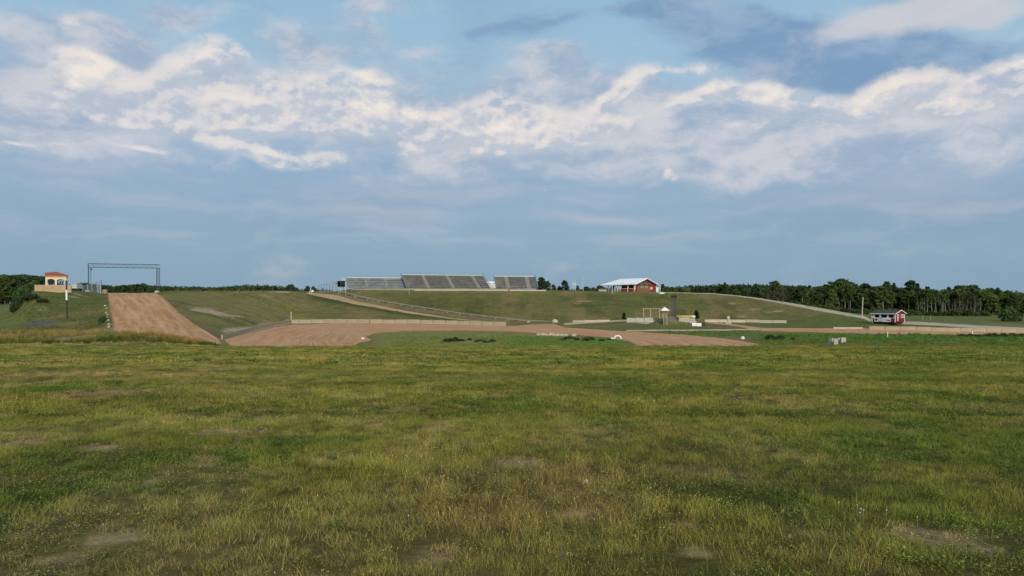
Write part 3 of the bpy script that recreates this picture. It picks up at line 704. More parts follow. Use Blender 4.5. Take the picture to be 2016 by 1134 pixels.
tag(scat_field('field_grass', cf, 4, 40, 103, 5.0, .9, 1.4), 'yellowish green grass at the far end of the field', kind='stuff', cat='grass')
cst = protos('stalks', [dict(nb=7, rad=.10, h0=.16, h1=.34, w=.0022, lean=.5, seeds=.8, straw=.7, seg=4) for i in range(5)]+[dict(nb=16, rad=.09, h0=.06, h1=.22, w=.014, leaf=True) for i in range(3)])
n = 1100; y = np.sqrt(4**2+(38**2-4**2)*RS.rand(n)); x = (RS.rand(n)*2-1)*(.7*y+1); k = fbm(x*.3, y*.3, 71, 3) > .5; x, y = x[k], y[k]; n = len(x); idx = RS.randint(0, 8, n)
tn = np.where((idx < 5)[:, None], A(.22,.19,.085), A(.07,.13,.03))*(.8+.6*RS.rand(n))[:, None]
tag(scatter('seed_stalks', cst, 0, np.stack([x, y, hz(x, y)], 1), RS.rand(n)*6.28, .45+.5*RS.rand(n), idx, tn, tilt=RS.randn(n, 2)*.15), 'scattered taller seed stalks and weeds standing above the near grass', kind='stuff', cat='grass')
# tall growth
ctall = protos('tall', [dict(nb=70, rad=.5, h0=.35, h1=.95, w=.012, lean=.3, seeds=.6, straw=.6, seg=3) for i in range(5)]+[dict(nb=60, rad=.5, h0=.3, h1=.8, w=.02, lean=.25, seg=3) for i in range(4)])
def band(name, label, px0, px1, Yf0, Yf1, dens, tone_a, tone_b, smin, smax, kinds=(0, 5), seed=50, thr=.0):
    n = int(dens*abs(px1-px0)/F*110*max(1, abs(Yf1-Yf0))); px = px0+(px1-px0)*RS.rand(n); Y = Yf0+(Yf1-Yf0)*RS.rand(n)
    x = (px-CX)/F*Y; k = fbm(x*.3, Y*.3, seed, 3) > thr; x, Y, px = x[k], Y[k], px[k]; n = len(x)
    ed = np.minimum(1, np.minimum(abs(px-px0), abs(px-px1))/25.)
    m = ss(.35, .65, fbm(x*.25, Y*.25, seed+1, 3)); t = lerp(np.broadcast_to(A(*tone_a), (n, 3)), A(*tone_b), m)*(.75+.5*RS.rand(n))[:, None]
    o = scatter(name, ctall, 0, np.stack([x, Y, hz(x, Y)], 1), RS.rand(n)*6.28, (smin+(smax-smin)*RS.rand(n))*(.35+.65*ed), kinds[0]+RS.randint(0, kinds[1]-kinds[0], n), t, tilt=RS.randn(n, 2)*.07)
    return tag(o, label, kind='stuff', cat='grass')
band('tall_grass', 'tall golden dry grass on the bank along the left end of the field', -40, 218, 104, 119, 2.6, (.24,.20,.09), (.13,.145,.045), .3, .78, (0, 9), 50, .30)
band('tall_grass', 'low brownish green grass on the bank in front of the foot of the dirt ramp', 215, 420, 103, 114, 3.0, (.25,.185,.09), (.14,.15,.045), .3, .72, (0, 9), 50, .26)
band('tall_grass', 'dark green weeds at the foot of the golden grass bank', -40, 440, 102.5, 105, 3., (.06,.09,.02), (.12,.13,.035), .5, .9, (5, 9), 52)
band('tall_grass', 'brownish dry weeds along the right edge of the field', 1475, 2060, 103, 118, 1.5, (.17,.13,.065), (.11,.11,.035), .3, .62, (0, 5), 54, .42)
band('tall_grass', 'thin brown weeds where the tip of the dirt turn meets the field', 1262, 1475, 102.5, 108, 1.2, (.21,.16,.08), (.13,.13,.045), .2, .45, (0, 5), 54, .50)
band('tall_grass', 'lush green grass beyond the tip of the dirt turn', 1300, 1480, 156, 176, .8, (.085,.17,.026), (.12,.17,.036), .3, .55, (5, 9), 60, .38)
band('tall_grass', 'low green tufts where the field meets the dirt', 450, 1262, 101.5, 105, 2.0, (.14,.18,.04), (.19,.19,.055), .15, .32, (0, 9), 56)
band('tall_grass', 'bright green grass of the infield inside the turn', 760, 1255, 108, 148, .9, (.10,.18,.03), (.15,.19,.045), .15, .38, (5, 9), 58, .40)
band('tall_grass', 'lush dark green grass strip across the right of the track', 1475, 2060, 122, 165, .9, (.085,.17,.026), (.12,.17,.036), .3, .65, (5, 9), 60, .38)
band('tall_grass', 'rough dark grass on the slope under the small arched building', 30, 205, 125, 178, .6, (.10,.12,.032), (.16,.14,.05), .25, .6, (0, 9), 62, .42)
band('tall_grass', 'straggly grass along the crest of the near hill', 326, 600, 226, 252, .5, (.10,.10,.03), (.16,.14,.05), .3, .7, (0, 9), 64, .45)
band('tall_grass', 'sparse dry tufts on the long slope below the stands', 680, 1640, 240, 284, .35, (.22,.18,.075), (.13,.14,.04), .2, .5, (0, 9), 66, .40)
band('tall_grass', 'thin mown grass over the face of the near hill', 335, 590, 180, 250, .22, (.22,.20,.07), (.13,.14,.04), .15, .38, (0, 9), 68, .40)
clt = protos('litter', [dict(nb=16, rad=.13, h0=.012, h1=.035, w=.0022, lean=4., straw=.6, seg=2) for i in range(4)]+[dict(nb=9, rad=.13, h0=.004, h1=.016, w=.011, leaf=True) for i in range(3)])
y = np.sqrt(4**2+(48**2-4**2)*RS.rand(42000)); x = (RS.rand(42000)*2-1)*(.7*y+1); k = RS.rand(42000) < bare(x, y)*1.6; x, y = x[k], y[k]; n = len(x); idx = RS.randint(0, 7, n)
tn = np.where((idx < 4)[:, None], A(.36,.28,.15), A(.26,.20,.125))*(.5+1.0*RS.rand(n))[:, None]
tag(scatter('dry_litter', clt, 0, np.stack([x, y, hz(x, y)], 1), RS.rand(n)*6.28, .8+.9*RS.rand(n), idx, tn), 'dry stalk litter and small clods lying on the bare soil patches', kind='stuff', cat='litter')
# a few flower heads in the near grass
v = []; f = []
for (px, py, s) in [(1695,988,.016),(1700,990,.014),(1693,995,.014),(1688,981,.012),(1745,990,.013),(1806,1003,.012),(870,905,.012),(884,912,.012),(921,906,.014),(798,926,.012),(804,998,.014),(845,928,.012),(975,920,.012),(1651,976,.012),(1590,897,.012)]:
    Y = 1.45/((py-HY)/F-.0377); x = (px-CX)/F*Y; z = zf(x, Y); h = .085; s *= .5; o = len(v)
    v += [(x-s, Y, z+h), (x, Y-s, z+h), (x+s, Y, z+h), (x, Y+s, z+h), (x, Y, z+h+s*1.2), (x, Y, z+h-s), (x-.0004, Y, z), (x+.0004, Y, z), (x+.0004, Y, z+h), (x-.0004, Y, z+h)]
    f += [(o, o+1, o+4, o+4), (o+1, o+2, o+4, o+4), (o+2, o+3, o+4, o+4), (o+3, o, o+4, o+4), (o+1, o, o+5, o+5), (o+2, o+1, o+5, o+5), (o+3, o+2, o+5, o+5), (o, o+3, o+5, o+5)]
me = bpy.data.meshes.new('clover_flowers'); me.from_pydata(v, [], [tuple(dict.fromkeys(q)) for q in f]+[(i*10+6, i*10+7, i*10+8, i*10+9) for i in range(len(v)//10)]); me.materials.append(pm('clover_white', (.6, .58, .5), .8, .1))
o = bpy.data.objects.new('clover_flowers', me); C.objects.link(o); tag(o, 'tiny white clover heads dotted in the near grass', 'flower', kind='stuff')
# ------------------------------------------------------------------ materials of built things
m_conc = pm('tan_concrete', (.35,.285,.195), .9, .2, .8, .25, dirt=(.27,.20,.13))
m_concg = pm('grey_concrete', (.42,.41,.37), .9, .2, 1.5, .25, dirt=(.27,.25,.21))
m_concp = pm('pale_concrete', (.44,.40,.31), .9, .15, 1., .2, dirt=(.36,.31,.22))
m_white = pm('white_paint', (.78,.77,.74), .55, .06, 1.2, .05, dirt=(.62,.60,.55))
m_roofw = pm('white_roof_metal', (.80,.82,.84), .45, .05, .6, .05)
m_red = pm('red_siding', (.215,.030,.032), .65, .18, 1.2, .15)
m_redk = pm('barn_red_boards', (.20,.026,.026), .7, .2, 1.5, .2)
m_brown = pm('brown_brick', (.20,.105,.06), .85, .25, 6., .3)
m_black = pm('black_metal', (.03,.032,.035), .6, .3, 3., .1)
m_dark = pm('dark_opening', (.018,.018,.02), .5, .3, 2., .0)  # near-black for dark parts; interiors and gaps get their shade from this colour
m_steel = pm('dark_blue_grey_steel', (.06,.085,.13), .55, .2, 2., .05, metal=.3)
m_rail = pm('dull_rail_metal', (.27,.28,.235), .75, .2, 1.2, .08)
m_galv = pm('galvanised_steel', (.42,.46,.48), .5, .15, 1.5, .05, metal=.35)
m_galvb = pm('blue_grey_rail', (.32,.40,.46), .5, .15, 1.5, .05, metal=.3)
m_seat = pm('weathered_seat_boards', (.105,.11,.11), .85, .35, .45, .2, dirt=(.19,.18,.16))
m_seatb = pm('brown_grey_seat_boards', (.098,.095,.092), .85, .35, .35, .2, dirt=(.15,.135,.115))
m_seatl = pm('pale_grey_seat_boards', (.16,.185,.20), .8, .35, .5, .2, dirt=(.19,.18,.165))
m_aisle = pm('tan_stair_boards', (.205,.20,.175), .85, .2, 1., .2)
m_timber = pm('yellow_timber', (.42,.32,.17), .75, .2, 2., .15)
m_tpole = pm('pale_timber', (.50,.46,.36), .8, .2, 2., .15)
m_cream = pm('cream_render', (.66,.56,.42), .85, .08, .8, .1)
m_tan = pm('tan_masonry', (.42,.31,.19), .9, .15, 1.5, .2, dirt=(.34,.23,.14))
m_orange = pm('orange_tiles', (.52,.22,.07), .8, .2, 3., .2)
m_redtile = pm('red_brown_tiles', (.26,.085,.065), .8, .2, 3., .3)
m_shing = pm('dark_shingles', (.05,.052,.058), .85, .3, 5., .3)
m_glass = pm('dark_glass', (.04,.05,.06), .15, .2, 1., .0, spec=.6)
m_yel = pm('yellow_paint', (.48,.33,.08), .6, .12, 1., .05)
m_rock = pm('white_rock', (.62,.60,.55), .85, .15, 3., .5)
m_soil = pm('grey_soil', (.13,.11,.085), .95, .3, 1., .5)
m_awn = pm('grey_green_awning', (.07,.10,.09), .7, .2, 1.5, .1)
m_trim = pm('yellow_trim', (.55,.42,.22), .7, .1, 1., .05)
m_bann = pm('banner_white', (.70,.70,.70), .5, .05, .8, .02)
m_bred = pm('banner_red', (.45,.05,.07), .5, .15, .8, .02)
m_bgrey = pm('banner_grey', (.30,.33,.38), .5, .15, .8, .02)
m_bgold = pm('banner_gold', (.38,.28,.12), .5, .2, 2., .02)
def P_at(px, Y): return gp(px, Y)

# ------------------------------------------------------------------ concrete barrier blocks
def barrier_proto(name, label, Ln, H, mat, group):
    mb = MB(); prof = [(-.30, 0), (.30, 0), (.30, .10), (.17, .30), (.11, H), (-.11, H), (-.17, .30), (-.30, .10)]
    mb.prism(prof, -Ln/2+.02, Ln/2-.02, 'x'); mb.bx(-Ln/2-.0, -Ln/2+.02, -.08, .08, .12, H-.08); 
    mb.bx(-.5, -.25, -.305, .305, -.03, .06); mb.bx(.25, .5, -.305, .305, -.03, .06)
    o = mb.build(name, mat, bevel=.012); return tag(o, label, 'concrete barrier', group)
def row(pts, Ln, H, mat, group, labels, first, gap=.05):
    """barriers nose to tail along a world polyline"""
    P = np.array(pts, float); d = np.concatenate([[0], np.cumsum(np.hypot(*np.diff(P, axis=0).T))])
    n = int(d[-1]//(Ln+gap)); out = []
    for i in range(n):
        t = (i+.5)*(Ln+gap); x = np.interp(t, d, P[:, 0]); y = np.interp(t, d, P[:, 1]); x2 = np.interp(t+.5, d, P[:, 0]); y2 = np.interp(t+.5, d, P[:, 1])
        o = barrier_proto('concrete_barrier', 'x', Ln, H, mat, group) if not out else dup(out[0])
        o.location = (x, y, zf(x, y)-.03); o.rotation_euler.z = math.atan2(y2-y, x2-x)+random.uniform(-.012, .012); o.rotation_euler.y = random.uniform(-.008, .008)
        o['label'] = labels(i, n); out.append(o)
    return out
turn = wpts([(437,668),(470,659.5),(500,652),(540,643.3),(575,637),(640,636),(720,636.3),(800,637),(900,639.5),(1004,642)])
tr_ = row(turn, 3.3, 1.08, m_conc, 'concrete barriers lining the outside of the dirt turn', lambda i, n: ordw(i)+' tan concrete barrier from the left end of the row round the turn', None)
for i, o in enumerate(tr_[:14]): o.location.z -= .34*(1-i/14)
rt = wpts([(1711,650),(1760,650.3),(1860,652.5),(1940,653.5),(2016,655.5),(2060,657)], 140)
row(rt, 3.25, .88, m_conc, 'concrete barriers beside the track at right', lambda i, n: ordw(i)+' tan concrete barrier from the kiosk end of the row at right', None)
row(wpts([(1640,647.5),(1711,647.6)], 150), 3.2, .42, m_concp, 'low sunken barriers left of the right-hand row', lambda i, n: ordw(i)+' low sunken pale barrier just left of the tall row by the kiosk', None)
row([Wp(1387, 221), Wp(1430, 220.5), Wp(1480, 219.5), Wp(1520, 216.5), Wp(1562, 213.5)], 3.6, .78, m_concp, 'pale barriers at the foot of the long slope', lambda i, n: ordw(i)+' pale barrier from the left, at the slope foot right of the black box', None)
row([Wp(1128, 231.5), Wp(1150, 229.5), Wp(1180, 228.5), Wp(1226, 227.5)], 3.6, .62, m_concp, 'pale barriers left of the round evergreen', lambda i, n: ordw(i)+' pale barrier from the left of the row ending at the dark round evergreen', None)
wl = row([Wp(1234, 222), Wp(1300, 220)], 2.35, 1.25, m_concg, 'grey wall blocks behind the timber frame', lambda i, n: ordw(i)+' tall grey wall block from the left, behind the yellow timber frame', None)
# white blocks half hidden in the infield grass
wb = [hp(1061+i*7.6, 660+i*.25)[:2] for i in range(10)]
first = None
for i, (x, y) in enumerate(wb):
    if i == 8: continue
    if first is None:
        mb = MB().bx(-.42, .42, -.22, .22, 0, .40).bx(-.24, .24, -.15, .15, .40, .48); first = tag(mb.build('white_block', m_concp, bevel=.04), 'w', 'block', 'white blocks half buried in the infield grass'); o = first
    else: o = dup(first)
    o.location = (x, y, zf(x, y)+random.uniform(-.16, .04)); o.rotation_euler = (random.uniform(-.1, .1), random.uniform(-.12, .12), random.uniform(-.5, .5))
    o['label'] = ordw(i if i < 8 else 8)+' white block from the left in the short row in the infield grass'
# retaining blocks and yellow pipe right of mound
def blockwall(px0, px1, Y, H, n, rows_, label, group, mat=m_concg, nm='concrete_block', base=634.5):
    x0 = Wp(px0, Y)[0]; x1 = Wp(px1, Y)[0]; w = (x1-x0)/n; f0 = None
    for r_ in range(rows_):
        for i in range(n):
            if f0 is None: f0 = tag(MB().bx(-w/2+.015, w/2-.015, -.3, .3, 0, H).build(nm, mat, bevel=.03), 'x', 'block', group); o = f0
            else: o = dup(f0)
            x = x0+w*(i+.5); o.location = (x, Y, min(zpx(base, Y), zf(x, Y))-.03+r_*(H+.01)); o.rotation_euler.z = random.uniform(-.03, .03)
            o['label'] = label(i, r_)
blockwall(1336, 1368, 203.5, .58, 3, 2, lambda i, r: ordw(i)+' grey block from the left, '+('upper' if r else 'lower')+' layer under the yellow pipe', 'grey blocks under the yellow pipe')
blockwall(1362, 1381, 201, .8, 2, 1, lambda i, r: ['left','right'][i]+' white block of the pair in front of the small pointed evergreen', 'white blocks before the pointed evergreen', m_white)
x, y, z = P_at(1350, 203.6); z = zpx(623.6, 203.6)-2.0
yp = thing('yellow_pipe', 'long yellow pipe with a white end lying on grey blocks right of the mound', 'pipe', (x, y, z+2.0))
MB().tube((-2.3, 0, 0), (1.5, 0, 0), .36, 14).build('pipe_body', m_yel, yp, True); MB().tube((1.5, 0, 0), (2.35, 0, -.01), .35, 14).build('pipe_end', m_white, yp, True)
MB().bx(-.02, .02, -.37, .37, -.37, .37).build('joint_band', m_timber, yp)
x, y, z = P_at(1384.5, 201)
bb = thing('black_box', 'small black box standing at the right end of the white blocks', 'box', (x, y, z-.05))
MB().bx(-.5, .5, -.4, .4, .12, .95).build('body', m_black, bb, bevel=.04); MB().bx(-.53, .53, -.43, .43, .95, 1.02).build('lid', m_black, bb, bevel=.02)
for sx in (-.35, .35): MB().bx(sx-.08, sx+.08, -.38, .38, 0, .12).build('foot', m_black, bb)
# concrete cubes in right foreground
def cube_block(px, py, w, h, dpt, label, mat=m_concg, rz=0., lift=0.):
    x, y, z = hp(px, py, 104); o = MB().bx(-w/2, w/2, -dpt/2, dpt/2, -.1, h).bx(-.12, .12, -.05, .05, h, h+.07).build('concrete_block', mat, bevel=.035)
    o.location = (x, y, z+lift); o.rotation_euler.z = rz; tag(o, label, 'block', 'grey concrete blocks dumped at right'); return o
cube_block(1639.5, 679, 1.0, .95, .8, 'leftmost and largest grey block of the dumped group at right', rz=.35)
cube_block(1645, 680, .6, .9, .7, 'pale upright block leaning against the largest grey block', m_concp, rz=-.2)
cube_block(1652, 675, .8, .75, .8, 'dark middle block set back between two pale ones', m_concg, rz=.1)
cube_block(1659.5, 676, .75, .62, .8, 'rightmost pale block of the dumped group raised on grass', m_concp, rz=-.1, lift=.28)
# end block of guard rail, rocks
def rock(px, py, w, h, label, mat=m_rock, nm='white_rock', y0=104., yy=None):
    x, y, z = hp(px, py, y0) if yy is None else gp(px, yy)
    import bmesh
    me = bpy.data.meshes.new(nm); bm = bmesh.new(); bmesh.ops.create_icosphere(bm, subdivisions=3, radius=1)
    sd_ = random.random()*50
    for v in bm.verts:
        k = 1+.35*(float(vn(v.co.x*1.7+sd_, v.co.y*1.7+v.co.z*2.1, 9))-.5)+.15*(float(vn(v.co.x*5+sd_, v.co.y*5+v.co.z*4, 8))-.5)
        v.co = Vector((v.co.x*w/2*k, v.co.y*w/2.4*k, max(v.co.z, -.3)*h*k))
    bm.to_mesh(me); bm.free(); me.materials.append(mat); o = bpy.data.objects.new(nm, me); C.objects.link(o); o.location = (x, y, z); o.rotation_euler.z = random.random()*3
    return tag(o, label, 'rock')
rock(1092, 634.5, 2.0, .95, 'pale boulder at the low right end of the guard rail', m_concp, 'boulder')
rock(1462, 667.5, .95, .5, 'white domed rock in the lush grass right of the track end')
rock(1303, 573.5, 1.9, .5, 'low white heap on the berm right of the clubhouse', m_rock, 'white_rock', yy=279)
rock(1154, 957, .055, .03, 'small white stone lying in the near grass', y0=3.)
rock(1040, 634.6, 1.2, .3, 'flat pale stone under the lower end of the guard rail', m_concp, 'boulder')
rock(714, 668, .6, .35, 'single pale stone at the grass edge of the dirt turn', m_rock)
rock(1369, 634.5, .6, .4, 'little pale rock at the foot of the mound', m_concp, 'boulder')
for i, (px, Yq) in enumerate([(208.5, 160), (210, 150), (211, 143), (213, 132), (207, 168), (212, 138), (215, 125), (214.5, 121)]):
    rock(px+random.uniform(-1, 1.5), 0, random.uniform(.25, .5), .2, ordw(i)+' pale stone '+('up' if i < 9 else '')+' the left edge of the dirt ramp, counted at random', m_concp, 'boulder', yy=Yq)
for o in [o for o in C.objects if o.get('label', '').endswith('at random')]:
    o['label'] = 'pale stone among those lining the left edge of the dirt ramp'; o['group'] = 'pale stones along the dirt ramp'
# half tyre hoop
x, y, z = hp(1216, 667.5)
ty = thing('half_tyre', 'white painted half-buried tyre at the tip of the infield', 'tyre', (x, y, z))
mb = MB(); prev = None
for k in range(13):
    a = math.pi*k/12; p = (.62*math.cos(a), 0, .62*math.sin(a)-.05)
    if prev: mb.tube(prev, p, .15, 8)
    prev = p
mb.build('tyre_arch', m_white, ty, True); mb = MB()
for k in range(1, 12):
    pass
mb = MB().tube((-1.5, -.1, .02), (-.75, 0, .16), .10, 8, .12); mb.build('torn_strip', m_white, ty)
# small posts
def post(name, label, px, Y, h, r, mat, cap=None, cat='post', py=None, sq=False):
    if py is not None: x, y, z = hp(px, py)
    else: x, y, z = gp(px, Y)
    t = thing(name, label, cat, (x, y, z-.05))
    mb = MB()
    if sq: mb.bx(-r, r, -r, r, 0, h)
    else: mb.tube((0, 0, 0), (0, 0, h), r, 8, r*.85)
    mb.build('shaft', mat, t); MB().tube((0, 0, h), (0, 0, h+r*1.2), r*1.25, 8, r*.4).build('cap', cap or mat, t)
    return t
post('marker_post', 'thin white marker post behind the barriers at the foot of the near hill', 573, 221.5, 2.1, .07, m_white)
post('marker_post', 'small white marker post in the grass before the right-hand barriers', 1747.5, 0, .95, .075, m_white, py=663)
post('marker_post', 'tiny white marker standing among the low dark shrubs at far right', 1914.5, 0, .65, .10, m_white, py=659)
post('slope_post', 'thin pale post on the slope below the middle bleacher', 805.5, 277, 3.1, .055, m_tpole)
post('slope_post', 'short dark post at the berm edge under the right bleacher', 1002, 283.2, 1.0, .13, m_black)
post('timber_pole', 'tall pale leaning timber pole left of the red kiosk', 1697, 214.5, 5.6, .13, m_tpole).rotation_euler = (0, .045, 0)
post('meadow_post', 'left grey post of the two in the far right meadow', 1816.5, 232, 1.35, .06, m_galv)
post('meadow_post', 'right grey post of the two in the far right meadow', 1832, 236, 1.3, .06, m_galv)
# banded signal pole left
x, y, z = P_at(132, 150)
sp = thing('signal_pole', 'pole with black top and white middle in front of the small arched building', 'pole', (x, y, z-.1)); sp.rotation_euler.y = -.015
zt = zpx(552, 150)-z+.1; za = zpx(571, 150)-z+.1; zb_ = zpx(591, 150)-z+.1
MB().bx(-.09, .09, -.09, .09, 0, zb_).build('lower_shaft', m_black, sp); MB().bx(-.13, .13, -.12, .12, zb_, za).build('white_panel', m_white, sp); MB().bx(-.09, .09, -.09, .09, za, zt).build('upper_shaft', m_black, sp)
MB().bx(-.16, .14, -.14, .14, zt-.9, zt-.1).build('lamp_head', m_steel, sp)
# concrete monument at (1434, 632)
x, y, z = P_at(1434, 212)
mo = thing('concrete_marker', 'small pale T-shaped concrete marker before the foot of the slope', 'marker', (x, y, z))
MB().bx(-.75, .75, -.4, .4, -.1, .35).build('base', m_concg, mo, bevel=.04); MB().bx(-.3, .3, -.22, .22, .35, 1.5).build('shaft', m_concg, mo, bevel=.04); MB().bx(-.36, .36, -.26, .26, 1.5, 2.0).build('head', m_concg, mo, bevel=.05)
# A-frame marker with round sign at (612, 572)
x, y, z = P_at(612, 262)
af = thing('track_sign', 'white stand with small round sign at the top of the back dirt path', 'sign', (x, y, z))
MB().tube((-.55, 0, 0), (-.1, 0, 1.6), .06).tube((.2, 0, 0), (-.02, 0, 1.7), .06).tube((-.3, 0, .8), (.1, 0, .8), .04).build('stand', m_white, af)
MB().tube((.55, -.05, 1.0), (.55, .03, 1.0), .34, 16).build('round_sign', m_white, af); MB().tube((.55, 0, -.1), (.55, 0, .8), .04).build('sign_post', m_galv, af)

# ------------------------------------------------------------------ guard rail
gpt = [(664, 573.2), (672, 573.6), (684, 576), (700, 580.5), (730, 587), (765, 593.5), (800, 599.2), (850, 606.5), (900, 614.5), (950, 620.5), (1000, 626.3), (1040, 630.2), (1086, 632)]
n2i = lambda px: float(np.interp(px, cp, KY[:, 6]))-.8
gr = thing('guard_rail', 'long grey metal guard rail running down the slope below the bleachers', 'guard rail', gp(664, n2i(664)))
g0 = Vector(gr.location); mbr = MB(); mbp = []
def rp_(px): return float(np.interp(px, [g[0] for g in gpt], [g[1] for g in gpt]))
pr = None
for px in np.arange(664, 1087, 3.):
    Y = n2i(px); x = Wp(px, Y)[0]; zt = zpx(rp_(px), Y)
    q = Vector((x, Y, zt))-g0
    if pr is not None:
        prof = [(0, .0), (-.08, .04), (-.08, .10), (0, .15), (-.08, .20), (-.08, .27), (0, .31)]
        vs = [(p_[0], p_[1]+u, p_[2]-w_) for p_ in (pr, q) for (u, w_) in prof]; k = len(prof)
        mbr.add(vs, [(j, j+1, k+j+1, k+j) for j in range(k-1)])
    pr = q
mbr.build('rail', m_rail, gr)
for px in (667, 681, 699, 724, 745, 766, 790, 812, 835, 858, 881, 905, 929, 952, 976, 1000, 1024, 1047, 1070, 1084):
    Y = n2i(px)+.08; x = Wp(px, Y)[0]; zt = zpx(rp_(px), Y); zg = zf(x, Y)
    zg = min(zg, zt-.7); MB().bx(x-g0.x-.07, x-g0.x+.07, Y-g0.y, Y-g0.y+.14, zg-g0.z-.2, zt-g0.z-.05).build('post', m_tpole, gr)

# ------------------------------------------------------------------ lattice members
def lattice(mb, p, q, w, n, r=.035):
    """square box truss from p to q"""
    p = Vector(p); q = Vector(q); d = (q-p).normalized(); u = Vector((0, 1, 0)); v = d.cross(u).normalized()
    cs = [u*w/2+v*w/2, -u*w/2+v*w/2, -u*w/2-v*w/2, u*w/2-v*w/2]
    for c_ in cs: mb.tube(p+c_, q+c_, r*1.5, 5)
    for i in range(n+1):
        a = p.lerp(q, i/n)
        for k in range(4): mb.tube(a+cs[k], a+cs[(k+1) % 4], r, 4)
        if i < n:
            b = p.lerp(q, (i+1)/n)
            for k in range(4): mb.tube(a+cs[k], b+cs[(k+1) % 4], r*.8, 4)
# gantry
YG_ = 228
xl, _, zl = P_at(177, YG_); xr, _, zr = P_at(310.5, YG_)
ga = thing('gantry', 'wide dark steel lattice gantry spanning the top of the dirt ramp', 'gantry', (xl, YG_, zl)); O = Vector(ga.location)
def ad(px, py): return (Wp(px, YG_)[0]-O.x, 0, zpx(py, YG_)-O.z)
tl, bl_ = ad(174, 519), ad(174, 526); tr, br_ = ad(313.8, 521.2), ad(313.8, 528)
mb = MB(); n = 22
for yy in (-.4, .4):
    mb.tube((tl[0], yy, tl[2]), (tr[0], yy, tr[2]), .075, 5); mb.tube((bl_[0], yy, bl_[2]), (br_[0], yy, br_[2]), .075, 5)
mb.build('chord', m_steel, ga); mb = MB()
for i in range(n+1):
    t = i/n; a = Vector(tl).lerp(Vector(tr), t); b = Vector(bl_).lerp(Vector(br_), t)
    for yy in (-.4, .4):
        yv = Vector((0, yy, 0))
        mb.tube(a+yv, b+yv, .018, 4)
        if i < n:
            b2 = Vector(bl_).lerp(Vector(br_), (i+1)/n); a2 = Vector(tl).lerp(Vector(tr), (i+1)/n)
            mb.tube((a if i % 2 else b)+yv, (b2 if i % 2 else a2)+yv, .015, 4)
    mb.tube(b+Vector((0, -.4, 0)), b+Vector((0, .4, 0)), .02, 4); mb.tube(a+Vector((0, -.4, 0)), a+Vector((0, .4, 0)), .02, 4)
mb.build('web_bracing', m_steel, ga)
mb = MB(); mb.tube(ad(173.8, 519), ad(173.6, 569.5), .085, 6); mb.tube((ad(173.8, 526)[0], .4, ad(173.8, 526)[2]), (ad(173.6, 569)[0], .4, 0), .06, 6)
for i in range(14):
    zq = i*.55+.3; mb.tube((ad(173.7, 0)[0], 0, zq), (ad(173.7, 0)[0], .4, zq+.3), .02, 4)
mb.build('leg', m_steel, ga)
mb = MB(); xa, xb = ad(308, 0)[0], ad(313, 0)[0]; zt = ad(0, 528)[2]; zb = zr-O.z
for xx in (xa, xb): mb.tube((xx, 0, zb), (xx, 0, zt), .075, 5); mb.tube((xx, .5, zb), (xx, .5, zt), .05, 5)
for i in range(13):
    zq = zb+.4+i*(zt-zb-.4)/13; mb.tube((xa, 0, zq), (xb, 0, zq), .04, 4); mb.tube((xa, .5, zq), (xb, .5, zq+.3), .02, 4)
mb.build('leg', m_steel, ga)
for px, lb in ((174.5, 'pale block under the left leg of the gantry'), (311, 'pale block under the right leg of the gantry')):
    x, y, z = P_at(px, YG_-.1); o = MB().bx(-.55, .55, -.5, .5, -.2, .42).bx(-.35, .35, -.35, .35, .42, .55).build('footing_block', m_concp, bevel=.03); o.location = (x, y-.5, z); tag(o, lb, 'block', 'footing blocks of the gantry')
x, y, z = P_at(206.3, 208); o = MB().bx(-.5, .5, -.4, .4, -.2, 1.05).bx(-.2, .2, -.1, .1, 1.05, 1.12).build('concrete_block', m_tan, bevel=.03); o.location = (x, y, z); tag(o, 'tan upright block at the left edge of the ramp top', 'block')
# lamp pole inside gantry
x, y, z = P_at(179, 222)
lp = thing('loudspeaker_pole', 'dark pole with a round head just inside the left leg of the gantry', 'pole', (x, y, z))
hh = zpx(530, 222)-z
MB().tube((0, 0, 0), (0, 0, hh), .065, 8).build('pole', m_steel, lp); MB().tube((.0, -.1, hh+.05), (.28, -.28, hh+.02), .12, 12, .26).build('horn', m_black, lp); MB().bx(-.14, .14, -.14, .14, hh-.12, hh+.22).build('driver_box', m_black, lp, bevel=.03)

# ------------------------------------------------------------------ chain link fences
def fence(px_list, Y_list, tops, label, mat=m_steel, bot=None, spacing=.30, wr=.010):
    x0, y0, z0 = gp(px_list[0], Y_list[0]); t = thing('chain_link_fence', label, 'fence', (x0, y0, z0)); O = Vector((x0, y0, z0)); pts = []
    for px, Y, tp in zip(px_list, Y_list, tops):
        x, y, z = gp(px, Y); zt = zpx(tp, Y); pts.append((Vector((x, y, z))-O, Vector((x, y, zt))-O))
        MB().tube(Vector((x, y, z-.2))-O, Vector((x, y, zt))-O, .055, 6).build('post', mat, t)
    mb = MB(); mr = MB()
    for (a, b), (c_, d_) in zip(pts[:-1], pts[1:]):
        mr.tube(b, d_, .03, 5); L_ = (c_-a).length; H = (b-a).length; k = max(2, int(L_/spacing))
        for i in range(k+1):
            p = a.lerp(c_, i/k); q = b.lerp(d_, min(1, (i+H/spacing*.35)/k)); q2 = b.lerp(d_, max(0, (i-H/spacing*.35)/k))
            mb.tube(p, q, wr, 3); mb.tube(p, q2, wr, 3)
        for j in range(1, int(H/.6)): mb.tube(a.lerp(b, j*.6/H), c_.lerp(d_, j*.6/H), wr, 3)
    mr.build('top_rail', mat, t); mb.build('wire_mesh', m_galvb, t); return t
fence([627, 632, 637.5, 643, 649, 654.5, 661], [268, 269, 270, 271, 272, 273, 274], [562.5, 561.3, 560.3, 559, 557.5, 556, 555], 'tall wire fence climbing to the left of the bleachers')
